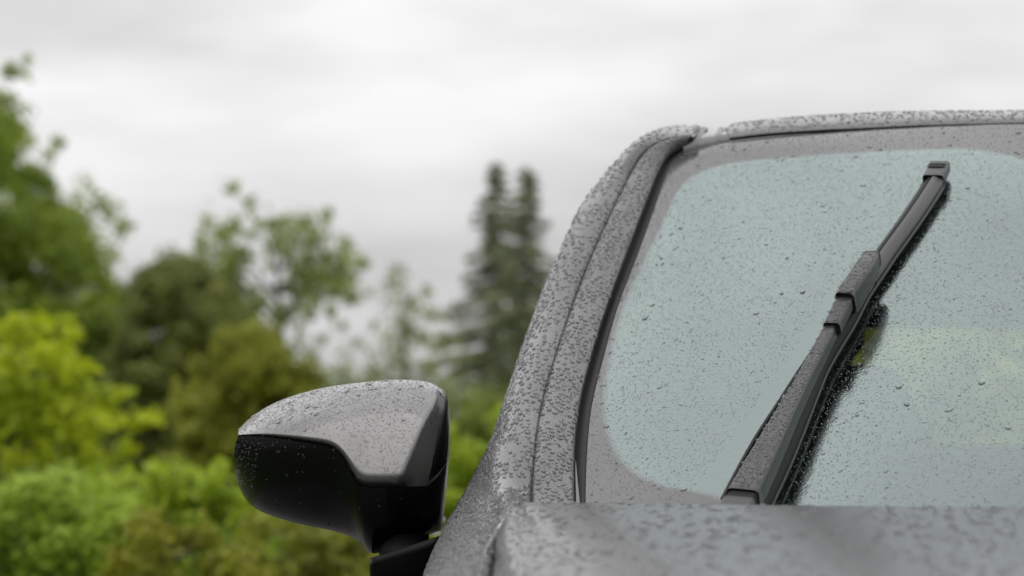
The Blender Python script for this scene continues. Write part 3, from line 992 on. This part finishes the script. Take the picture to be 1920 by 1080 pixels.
# foot
secs = []
for (xl, yl), (xr, yr), yn, yf in (((693, 1047), (829, 1003), 2.845, 2.93), ((694, 1049), (830, 1006), 2.84, 2.935), ((692, 1062), (826, 1022), 2.84, 2.94), ((693, 1085), (812, 1066), 2.845, 2.95), ((700, 1140), (800, 1130), 2.86, 2.97), ((760, 1200), (830, 1190), 2.88, 2.99)):
    a_, b_ = at(xl, yl, yn), at(xr, yr, yn)
    c_, d_ = at(xr, yr, yf), at(xl, yl, yf)
    qs = []
    cor = [a_, b_, c_, d_]
    for k in range(4):
        p0, p1, p2 = cor[k - 1], cor[k], cor[(k + 1) % 4]
        rr = .16
        s0, s1 = p1 + (p0 - p1) * rr, p1 + (p2 - p1) * rr
        for w_ in np.linspace(0, 1, 5):
            qs.append((1 - w_) ** 2 * s0 + 2 * w_ * (1 - w_) * p1 + w_ ** 2 * s1)
    secs.append(np.array(qs))
FT = np.stack(secs, 0)
n, m = FT.shape[:2]
part(mesh_obj('mirror_foot', FT, [grid_faces(n, m, wrap=True), np.arange(m)[None, :]], M['gloss_black']), mirror)
pv = [at(758, 1000, 2.885), at(757, 1040, 2.885)]
V, F = tube([pv[0], (pv[0] + pv[1]) / 2, pv[1]], .03, 14)
part(soup('mirror_pivot', [(V, F)], M['rubber']), mirror)


def cap_mask(P, a_, b_):
    return np.where(b_ > .45, 1., np.clip(.35 + b_, 0, 1)) * np.where(a_ > .9, .3, 1.)


def hou_mask(P, a_, b_):
    return np.where(a_ < .13, .8, np.where((b_ > .75) & (a_ < .5), .18, .025))


raindrops([drops_on(capG, 5200, .0005, .0015, (0, -.8, .6), True, 1.6, .5, mask=cap_mask, stretch=(1., 1.7), gap=1.05),
           drops_on(capG, 90, .0020, .0036, (0, -.8, .6), True, 2., .5, mask=cap_mask)], capo)
raindrops([drops_on(houG[:, 2:], 2600, .0006, .0022, (0, -1, 0), True, 1.8, .6, mask=hou_mask)], mirror)

# ------------------------------------------------------------------ wiper
def gpath(px, h, n):
    c_ = curve([(p[0], p[1]) for p in px], n)
    hh = np.interp(np.linspace(0, 1, n), np.linspace(0, 1, len(h)), h)
    P_, N_, _, _ = on_glass(c_[:, 0], c_[:, 1], hh)
    return P_, N_


def widths(px, n):
    c_ = curve([(p[0], p[1]) for p in px], n)
    return np.interp(c_[:, 1][::-1], [p[1] for p in px][::-1], [p[2] for p in px][::-1])[::-1]


# arm: flat tapered channel section
arm_px = [(1376, 948, 80), (1388, 924, 80), (1422, 860, 70), (1446, 815, 61), (1478, 755, 47), (1508, 700, 37), (1540, 640, 33), (1560, 600, 33), (1574, 570, 34), (1588, 545, 34)]
n = 40
Pa, Na = gpath(arm_px, [.060, .060, .058, .056, .053, .050, .047, .046, .046, .046], n)
wa = widths(arm_px, n) / FPX * Pa[:, 1] * .80
ha = np.interp(np.linspace(0, 1, n), [0, .2, .6, 1], [.030, .027, .020, .014])
Sa = np.stack([rounded(a_, b_, .22, 4) for a_, b_ in zip(wa, ha)])
V, F = bar(Pa[3:], Na[3:], Sa[3:])
wiper = part(soup('wiper', [(V, F)], M['satin_black']))
# pivot cover below the dark joint
Pc, Nc = gpath([(1371, 962), (1386, 930)], [.058, .059], 6)
V, F = bar(Pc, Nc, np.stack([rounded(64 / FPX * 2.65, .026, .22, 4)] * 6))
part(soup('pivot_cover', [(V, F)], M['satin_black']), wiper)
V, F = bar(Pa[1:4] + Na[1:4] * -.003, Na[1:4], Sa[1:4] * .97)
part(soup('pivot_joint', [(V, F)], M['rubber']), wiper)
# thin lower flange on the arm's left
Pf, Nf = gpath([(1354, 932), (1414, 822), (1451, 765), (1501, 688), (1529, 648)], [.036, .035, .034, .034, .034], 20)
V, F = bar(Pf, Nf, np.stack([rounded(.004, .008, .3, 2)] * 20))
part(soup('arm_flange', [(V, F)], M['rubber']), wiper)
# sleeve and blade connector
Psl, Nsl = gpath([(1558, 605), (1572, 577), (1588, 545)], [.050, .050, .050], 10)
V, F = bar(Psl, Nsl, np.stack([rounded(.0205, .018, .28, 4)] * 10))
part(soup('wiper_sleeve', [(V, F)], M['dark_plastic']), wiper)
Pcn, Ncn = gpath([(1582, 549), (1600, 520), (1618, 494), (1630, 476), (1634, 470)], [.056, .057, .056, .053, .048], 16)
wc = np.interp(np.linspace(0, 1, 16), [0, .1, .7, 1], [.0235, .0248, .0245, .021])
hc = np.interp(np.linspace(0, 1, 16), [0, .1, .7, 1], [.030, .033, .031, .022])
Sc = np.stack([rounded(a_, b_, .26, 5) for a_, b_ in zip(wc, hc)])
V, F = bar(Pcn, Ncn, Sc)
conn = part(soup('blade_connector', [(V, F)], M['satin_black']), wiper)
# blade: spoiler wedge, groove, steel rail and rubber lip
bl_px = [(1400, 990), (1431, 925), (1471, 838), (1521, 712), (1545, 660), (1590, 585), (1615, 535), (1637, 493), (1655, 465), (1703, 399), (1738, 347), (1752, 325)]
n = 60
Pb, Nb = gpath(bl_px, [.0225] * 9 + [.0235, .0235, .0235, .023], n)
sp = np.array([(.0115, -.011), (.0113, -.0055), (.0100, -.0035), (.005, -.0008), (.0005, .0008), (-.0005, -.0004), (-.0005, -.011)])
lf = np.array([(-.0012, -.011), (-.0012, -.002), (-.0026, -.0006), (-.006, -.0028), (-.0095, -.0068), (-.0115, -.011)])
low_b = np.interp(proj(Pb)[:, 1], [488, 545], [0., 1.])[:, None, None]
taper = (1 - .38 * low_b) * np.array([1., 0]) + np.array([0., 1.])
sp = sp * 1.25
Sb = np.stack([sp] * n) * taper
V, F = bar(Pb, Nb, Sb)
kb = int(np.argmin(np.abs(proj(Pb)[:, 1] - 520)))
V, F = bar(Pb[kb:], Nb[kb:], Sb[kb:])
blade = part(soup('wiper_blade', [(V, F)], M['satin_black']), wiper)
V, F = bar(Pb[:kb + 1], Nb[:kb + 1], Sb[:kb + 1])
part(soup('blade_lower_shaded', [(V, F)], M['rubber']), wiper)  # lower blade in matte black: shade beneath the arm put into its material
V, F = bar(Pb, Nb, np.stack([lf * 1.25] * n) * taper)
part(soup('blade_spoiler', [(V, F)], M['rubber']), wiper)
rl = 1.25 * np.array([(.0125, -.0095), (.0125, -.0125), (-.0125, -.0125), (-.0125, -.0095)])
V, F = bar(Pb, Nb, np.stack([rl] * n) * taper)
part(soup('blade_rail', [(V, F)], M['dark_plastic']), wiper)
lp = 1.45 * np.array([(.004, -.0125), (.002, -.0155), (-.002, -.0155), (-.004, -.0125)])
V, F = bar(Pb, Nb, np.stack([lp] * n))
part(soup('blade_rubber', [(V, F)], M['rubber']), wiper)
# end cap with its two raised ribs
Pe, Ne = gpath([(1749, 328), (1753, 319), (1759, 306), (1761, 302)], [.025, .0255, .025, .023], 10)
V, F = bar(Pe, Ne, np.stack([rounded(.0275, .018, .25, 4)] * 10))
ecap = part(soup('end_cap', [(V, F)], M['satin_black']), wiper)
T, B_, U_ = frame_of(np.gradient(Pe, axis=0), Ne)
for off in (-.004, .0045):
    c0 = Pe[6] + T[6] * off
    pr = np.stack([c0 + B_[6] * k for k in np.linspace(-.012, .012, 9)])
    V, F = tube(pr + U_[6] * .0004, [.0004, .0014, .0019, .002, .002, .002, .0019, .0014, .0004], 8)
    part(soup('cap_rib', [(V, F)], M['dark_plastic']), wiper)


def top_grid(P_, N_, wd, drop=.0003):
    T_, B2, U2 = frame_of(np.gradient(P_, axis=0), N_)
    q_ = np.linspace(-.42, .42, 6)
    return P_[:, None] + B2[:, None] * (wd[:, None, None] * q_[None, :, None]) - U2[:, None] * drop


def side_grid(P_, N_, wd, ht, sgn):
    T_, B2, U2 = frame_of(np.gradient(P_, axis=0), N_)
    q_ = np.linspace(-.15, -.85, 4)
    return P_[:, None] + B2[:, None] * (wd[:, None, None] * .5 * sgn) + U2[:, None] * (ht[:, None, None] * q_[None, :, None])


upn = (0, -.5, .8)
raindrops([drops_on(top_grid(Pa[4:], Na[4:], wa[4:]), 1700, .0006, .0024, upn, True, 1.8, .5, stretch=(1., 2.2), gap=.8),
           drops_on(top_grid(Psl, Nsl, np.full(10, .0235)), 90, .0008, .003, upn, True, 1.5, .5, stretch=(1., 2.2)),
           drops_on(top_grid(Pcn, Ncn, wc), 170, .0007, .0028, upn, True, 1.5, .5, stretch=(1., 2.4)),
           drops_on(side_grid(Pcn, Ncn, wc, hc, 1.), 80, .0005, .0016, (1, -.3, 0), True, 1.5, .5),
           drops_on(Pb[30:, None] + np.zeros((1, 2, 1)) + frame_of(np.gradient(Pb, axis=0), Nb)[1][30:, None] * np.array([.001, .008])[None, :, None] + Nb[30:, None] * np.array([.0, -.003])[None, :, None], 260, .0004, .0013, upn, True, 1.7, .5)], wiper)

# ------------------------------------------------------------------ vegetation
def leaves(centers, radii, per, size, upbias=.35, aspect=.55, flat=1.0):
    """leaf quads scattered in round clumps; returns V, F"""
    centers = np.asarray(centers, float); radii = np.asarray(radii, float)
    per = np.broadcast_to(np.asarray(per), len(centers)).astype(int)
    idx = np.repeat(np.arange(len(centers)), per)
    n_ = len(idx)
    d = rng.normal(0, 1, (n_, 3)); d /= np.linalg.norm(d, axis=1, keepdims=True)
    rr = rng.random(n_) ** .45
    off = d * rr[:, None] * radii[idx][:, None]
    off[:, 2] *= flat
    off *= rng.uniform(.6, 1.45, (len(centers), 3))[idx]
    stray = rng.random(n_) < .16
    off[stray] *= rng.uniform(1., 1.7, (stray.sum(), 1))
    c_ = centers[idx] + off
    nn = rng.normal(0, 1, (n_, 3)) + np.array([0, 0, upbias * 3]) + d * .8
    nn /= np.linalg.norm(nn, axis=1, keepdims=True)
    a_ = np.cross(nn, rng.normal(0, 1, (n_, 3))); a_ /= np.linalg.norm(a_, axis=1, keepdims=True) + 1e-9
    b_ = np.cross(nn, a_)
    s_ = (size * rng.uniform(.6, 1.35, n_))[:, None]
    V_ = np.stack([c_ - a_ * s_ * .5, c_ + b_ * s_ * aspect * .5 + nn * s_ * .06, c_ + a_ * s_ * .5, c_ - b_ * s_ * aspect * .5 + nn * s_ * .06], 1)
    return V_.reshape(-1, 3), np.arange(n_ * 4).reshape(-1, 4)


def in_poly(poly, n_):
    poly = np.asarray(poly, float)
    lo, hi = poly.min(0), poly.max(0)
    res = []
    while len(res) < n_:
        p = lo + (hi - lo) * rng.random(2)
        c_ = False
        for i in range(len(poly)):
            (x1, y1), (x2, y2) = poly[i], poly[i - 1]
            if (y1 > p[1]) != (y2 > p[1]) and p[0] < (x2 - x1) * (p[1] - y1) / (y2 - y1) + x1:
                c_ = not c_
        if c_:
            res.append(p)
    return np.array(res)


def limb(a_, b_, r0, r1, sag=.08, n_=7):
    a_, b_ = np.asarray(a_, float), np.asarray(b_, float)
    t_ = np.linspace(0, 1, n_)[:, None]
    ln = np.linalg.norm(b_ - a_)
    wob = rng.normal(0, ln * .03, (n_, 3)); wob[0] = wob[-1] = 0
    P_ = a_ + (b_ - a_) * t_ + wob + np.array([0, 0, ln * sag]) * (4 * t_ * (1 - t_))
    return tube(P_, np.linspace(r0, r1, n_), 6)


def broadleaf(name, label, cat, D, foot, clumps, lmat, leaf, dens, trunk_r, top_py, depth, group=None, upbias=.35):
    """a tree at distance D: foot = trunk pixel column, clumps = [(px, py, radius px)]"""
    base = np.array([(foot - 960) / FPX * D, D, 0])
    root = tag(empty(name, base), label, cat, group)
    off = -Vector(base)
    cl = np.array(clumps, float)
    Dz = D + rng.uniform(-.5, .5, len(cl)) * depth
    C_ = at(cl[:, 0], cl[:, 1], Dz)
    Rr = cl[:, 2] / FPX * D
    small = cl[:, 2] < 19
    Rr = np.where(small, Rr * 1.35, Rr)
    per = np.maximum(25, np.where(small, .45, 1.) * 45 * dens * Rr ** 2 / leaf ** 2).astype(int)
    V_, F_ = leaves(C_ - base, Rr, per, leaf, upbias)
    mesh_obj('crown', V_, F_, lmat, root, False)
    tp = at(foot, top_py, D) - base
    tp[1] = 0
    V1, F1 = tube(np.stack([tp * q_ + np.array([math.sin(q_ * 5) * .05, 0, 0]) for q_ in np.linspace(0, 1, 9)]), np.linspace(trunk_r, trunk_r * .12, 9), 9)
    parts = [(V1, F1)]
    big = np.argsort(-cl[:, 2])[:24]
    for q_ in big:
        e = C_[q_] - base
        hgt = np.clip(e[2] - abs(e[0]) * .7, .15 * tp[2], tp[2] * .95)
        parts.append(limb(tp * (hgt / tp[2]), e, trunk_r * .22, trunk_r * .05))
    soup('trunk', parts, M['bark'], root)
    return root


def clumpset(poly, n_, r0, r1, edge=()):
    p = in_poly(poly, n_)
    r_ = rng.uniform(r0, r1, n_)
    return [(*a_, b_) for a_, b_ in zip(p, r_)] + list(edge)


LM = {
    'straw': leaf_mat('leaf_pale_straw', (.34, .33, .08), (.58, .55, .18), .4),
    'mid': leaf_mat('leaf_mid_green', (.13, .20, .02), (.34, .43, .06), .45),
    'tree': leaf_mat('leaf_tree_green', (.13, .19, .03), (.33, .40, .08), .45),
    'dark': leaf_mat('leaf_dark_olive', (.095, .12, .025), (.24, .27, .06), .3),
    'olive': leaf_mat('leaf_olive_yellow', (.15, .17, .015), (.36, .38, .04), .4),
    'lime': leaf_mat('leaf_lime', (.22, .31, .01), (.60, .66, .025), .45),
    'fern': leaf_mat('leaf_pale_green', (.20, .31, .025), (.42, .54, .06), .4),
    'rust': leaf_mat('leaf_rust', (.14, .17, .01), (.35, .33, .02), .35),
    'bright': leaf_mat('leaf_bright_green', (.19, .29, .015), (.44, .55, .04), .45),
    'spruce': leaf_mat('needle_hazed_grey_green', (.13, .15, .085), (.31, .34, .19), .2),  # greyed and lightened: distance haze is mixed into the needle colour
    'pale': leaf_mat('leaf_pale_grey_green', (.16, .20, .06), (.33, .37, .14), .4),
}

# tall tree at the left edge
broadleaf('broadleaf_tree', 'tall leafy green tree rising highest at the left edge of the photo', 'tree', 26, -60,
          clumpset([(-250, 160), (-60, 110), (30, 250), (60, 330), (120, 420), (170, 520), (215, 620), (260, 700), (-250, 760)], 95, 28, 62,
                   [(22, 130, 22), (52, 122, 15), (8, 190, 26), (40, 205, 16), (12, 245, 40), (45, 262, 18), (110, 265, 16), (95, 290, 15), (70, 330, 28), (95, 350, 22), (160, 340, 15), (150, 370, 17),
                    (110, 385, 30), (60, 400, 36), (175, 400, 12), (200, 385, 16), (185, 375, 15), (225, 410, 17), (240, 425, 10), (228, 437, 12), (205, 405, 14), (140, 440, 26), (90, 470, 40), (150, 500, 32), (100, 540, 45), (190, 560, 40), (40, 560, 55), (225, 640, 40), (265, 650, 22), (240, 610, 28), (150, 600, 46), (190, 520, 30), (215, 560, 34), (235, 690, 36), (170, 680, 46), (130, 640, 46), (255, 560, 20), (120, 480, 36), (210, 480, 16), (180, 450, 18)] + clumpset([(-100, 420), (120, 430), (190, 520), (240, 600), (275, 660), (250, 760), (200, 860), (-100, 880)], 60, 34, 58) + clumpset([(-100, 170), (15, 190), (60, 290), (110, 380), (160, 480), (-100, 500)], 30, 12, 25)),
          LM['mid'], .085, .85, .22, 250, 3.0)
# dark yew behind
broadleaf('yew_tree', 'dense dark olive rounded evergreen between the tall left tree and the airy maple', 'tree', 24, 330,
          clumpset([(240, 580), (265, 530), (305, 510), (350, 500), (400, 515), (440, 570), (460, 700), (440, 880), (200, 900), (215, 700)], 140, 20, 40),
          LM['dark'], .06, 1.5, .2, 560, 1.6, upbias=.1)
# airy deciduous tree, mid left
broadleaf('broadleaf_tree', 'airy green tree with sky showing through its crown, behind the olive cypress bush', 'tree', 34, 525,
          [(434, 350, 15), (440, 352, 10), (470, 378, 15), (475, 395, 14), (392, 408, 12), (385, 425, 9), (418, 435, 22), (440, 420, 22), (375, 460, 26), (400, 470, 28), (430, 455, 26), (355, 490, 26), (395, 520, 36), (350, 530, 26),
           (440, 500, 30), (470, 440, 18), (480, 425, 14), (515, 425, 20), (545, 415, 24), (575, 420, 26), (610, 405, 14), (618, 395, 9), (555, 445, 26), (590, 450, 26), (610, 440, 18), (540, 470, 24), (575, 480, 28), (610, 480, 26),
           (645, 455, 16), (655, 460, 12), (640, 485, 24), (670, 488, 18), (685, 495, 10), (655, 510, 26), (620, 515, 28), (570, 520, 30), (545, 540, 20), (600, 545, 30), (640, 540, 26), (660, 560, 20), (520, 455, 24), (560, 500, 26), (600, 510, 26), (500, 420, 16), (455, 480, 26), (430, 500, 28), (480, 570, 24), (530, 590, 26), (560, 560, 24), (640, 530, 24), (520, 640, 24), (550, 660, 26), (410, 600, 36), (450, 690, 36), (420, 520, 34), (395, 560, 34), (440, 540, 30), (370, 560, 28), (580, 575, 24), (620, 580, 20),
           (430, 560, 40), (470, 600, 30), (500, 640, 30), (455, 640, 40), (520, 600, 14), (560, 620, 18), (600, 640, 14), (640, 610, 10), (590, 665, 16), (500, 560, 12), (480, 540, 14), (500, 470, 9), (505, 500, 9)],
          LM['tree'], .10, .62, .10, 400, 2.4)
# small thin tree between it and the spruces
broadleaf('thin_tree', 'thin pale green sapling just left of the twin spruces', 'tree', 40, 760,
          [(742, 505, 16), (738, 525, 18), (752, 515, 12), (725, 545, 16), (745, 560, 18), (770, 560, 12), (728, 580, 12), (800, 540, 9), (795, 555, 12), (780, 580, 20), (810, 590, 20), (830, 592, 12), (745, 600, 14), (720, 630, 14),
           (765, 620, 26), (790, 630, 24), (755, 650, 22), (810, 640, 14), (700, 660, 16), (735, 680, 22), (770, 680, 26), (800, 690, 24), (690, 700, 22), (720, 715, 26), (760, 720, 30), (660, 690, 14), (670, 640, 10), (690, 550, 8), (650, 660, 12),
           (640, 700, 24), (610, 700, 20), (600, 720, 26), (830, 720, 24), (850, 690, 16), (870, 670, 20), (840, 660, 14), (650, 720, 28), (700, 735, 30), (580, 690, 22), (790, 730, 30), (730, 650, 16), (780, 640, 18), (760, 590, 16), (740, 620, 18), (820, 650, 12), (845, 740, 26), (870, 715, 20), (860, 640, 10), (815, 690, 22), (830, 625, 12), (880, 745, 22), (700, 610, 9), (705, 690, 22), (680, 725, 26)],
          LM['pale'], .10, .42, .08, 520, 2.0)


def spruce(D, foot, top, halfw, label, py_base=790):
    base = np.array([(foot - 960) / FPX * D, D, 0])
    root = tag(empty('spruce_tree', base), label, 'tree', 'twin spruces')
    H = EYE + (830 - top) / FPX * D
    z = .12 * H
    cs, rs_, per = [], [], []
    br = []
    step = 0
    while z < H * .985:
        q_ = 1 - z / H
        wd = halfw / FPX * D * (q_ ** .82)
        nb = 6 + int(q_ * 4)
        a0 = rng.random() * 6.28
        for k in range(nb):
            an = a0 + 6.28 * k / nb + rng.normal(0, .2)
            ln = wd * rng.uniform(.45, 1.5) + .06
            tip = np.array([math.cos(an) * ln, math.sin(an) * ln, z - ln * .22 + rng.normal(0, .05)])
            br.append(limb((0, 0, z), tip, .03 * q_ + .008, .006, .06, 4))
            ns = max(2, int(ln / .22))
            for i in range(ns):
                f = (i + .6) / ns
                cs.append(np.array([0, 0, z]) * (1 - f) + tip * f + np.array([0, 0, ln * .04])); rs_.append(.11 + .17 * q_ * (1.15 - .5 * f)); per.append(int(40 + 70 * q_))
        z += .20 + .27 * q_
    cs.append((0, 0, H - .10)); rs_.append(.06); per.append(24); cs.append((0, 0, H - .40)); rs_.append(.09); per.append(34); cs.append((0, 0, H - .75)); rs_.append(.13); per.append(44)
    V_, F_ = leaves(cs, rs_, per, .15, -.1, .28, .5)
    mesh_obj('crown', V_, F_, LM['spruce'], root, False)
    t_ = tube(np.stack([np.array([0, 0, H * k]) for k in np.linspace(0, 1, 10)]), np.linspace(.17, .012, 10), 8)
    soup('trunk', [t_] + br, M['bark'], root)


spruce(62, 930, 300, 150, 'left spruce of the twin pair, pale blunt tip, beside the thin sapling')
spruce(58, 988, 308, 130, 'right spruce of the twin pair, narrow dark tip, close to the windscreen pillar')

# shrubs
broadleaf('cypress_bush', 'olive yellow cypress bush with a pointed crown, right behind the wing mirror', 'shrub', 17, 460,
          clumpset([(300, 900), (330, 800), (350, 740), (400, 680), (440, 630), (475, 610), (520, 660), (570, 700), (605, 760), (620, 900)], 120, 18, 40),
          LM['olive'], .05, 1.4, .07, 700, 1.0, upbias=.3)
broadleaf('lime_shrub', 'bright yellow lime leafed shrub at the left edge above the ferns', 'shrub', 13, 60,
          clumpset([(-120, 600), (40, 600), (110, 640), (130, 720), (180, 740), (200, 800), (180, 870), (-120, 900)], 58, 16, 36,
                   [(30, 610, 30), (65, 605, 26), (10, 625, 34), (85, 625, 22), (120, 605, 14), (125, 630, 18), (140, 625, 10), (95, 660, 22), (160, 690, 16), (150, 720, 18), (175, 745, 24), (215, 745, 20), (230, 735, 12), (250, 790, 20), (285, 785, 15),
                    (265, 785, 14), (200, 780, 26), (230, 850, 20), (245, 845, 13), (190, 860, 26), (140, 800, 40), (60, 780, 50), (70, 860, 50)]),
          LM['lime'], .065, .8, .04, 700, .7)
broadleaf('leafy_shrub', 'fresh green leafy shrub showing between wing mirror and windscreen pillar', 'shrub', 15, 900,
          clumpset([(790, 800), (850, 810), (900, 775), (960, 770), (1010, 800), (1010, 1100), (790, 1100)], 70, 20, 40),
          LM['bright'], .06, 1.3, .04, 850, .8)
broadleaf('fern_clump', 'pale feathery green fern clump in the lower left corner', 'fern', 8.5, 90,
          clumpset([(-150, 930), (0, 915), (90, 905), (180, 925), (240, 990), (260, 1150), (-150, 1150)], 100, 24, 48),
          LM['fern'], .035, 1.3, .02, 1000, .6)
broadleaf('hedge_shrub', 'light green shrub with an upright lime shoot, left below the wing mirror', 'shrub', 10.5, 370,
          clumpset([(110, 900), (180, 880), (260, 900), (330, 895), (400, 915), (470, 930), (520, 960), (560, 1130), (180, 1130)], 90, 20, 40,
                   [(300, 880, 16), (290, 895, 20), (315, 890, 14), (400, 895, 16), (412, 880, 12), (385, 905, 18), (360, 915, 22), (350, 900, 16)]),
          LM['bright'], .05, .9, .03, 960, .5)
broadleaf('rusty_shrub', 'brownish green shrub with rust coloured leaves at the bottom edge beside the ferns', 'shrub', 8, 330,
          clumpset([(190, 1010), (240, 970), (300, 965), (380, 985), (480, 1000), (520, 1040), (540, 1200), (180, 1200)], 60, 18, 36),
          LM['rust'], .032, .8, .015, 1030, .4)
broadleaf('yellowing_shrub', 'yellow green low shrub under the wing mirror beside its foot', 'shrub', 9.5, 590,
          clumpset([(450, 1010), (500, 960), (560, 965), (640, 985), (700, 1010), (760, 1040), (800, 1200), (440, 1200)], 90, 18, 36),
          LM['olive'], .04, 1.0, .02, 1020, .5)
# far green bank that closes the view below the trees
broadleaf('hedge', 'low mid green hedge along the meadow behind the shrubs', 'hedge', 44, 560,
          clumpset([(-200, 770), (200, 745), (420, 740), (640, 735), (760, 745), (900, 750), (1060, 745), (1060, 860), (-200, 860)], 150, 22, 40),
          LM['tree'], .13, .9, .1, 800, 2.0)
# greenery behind the car, seen through its two windscreens
broadleaf('leafy_bush', 'pale green bush behind the car seen through its back window', 'shrub', 12, 1760,
          clumpset([(1450, 640), (1600, 560), (1800, 540), (2000, 560), (2150, 700), (2200, 1000), (1400, 1000)], 190, 40, 70),
          LM['straw'], .07, 1.1, .05, 800, .8)
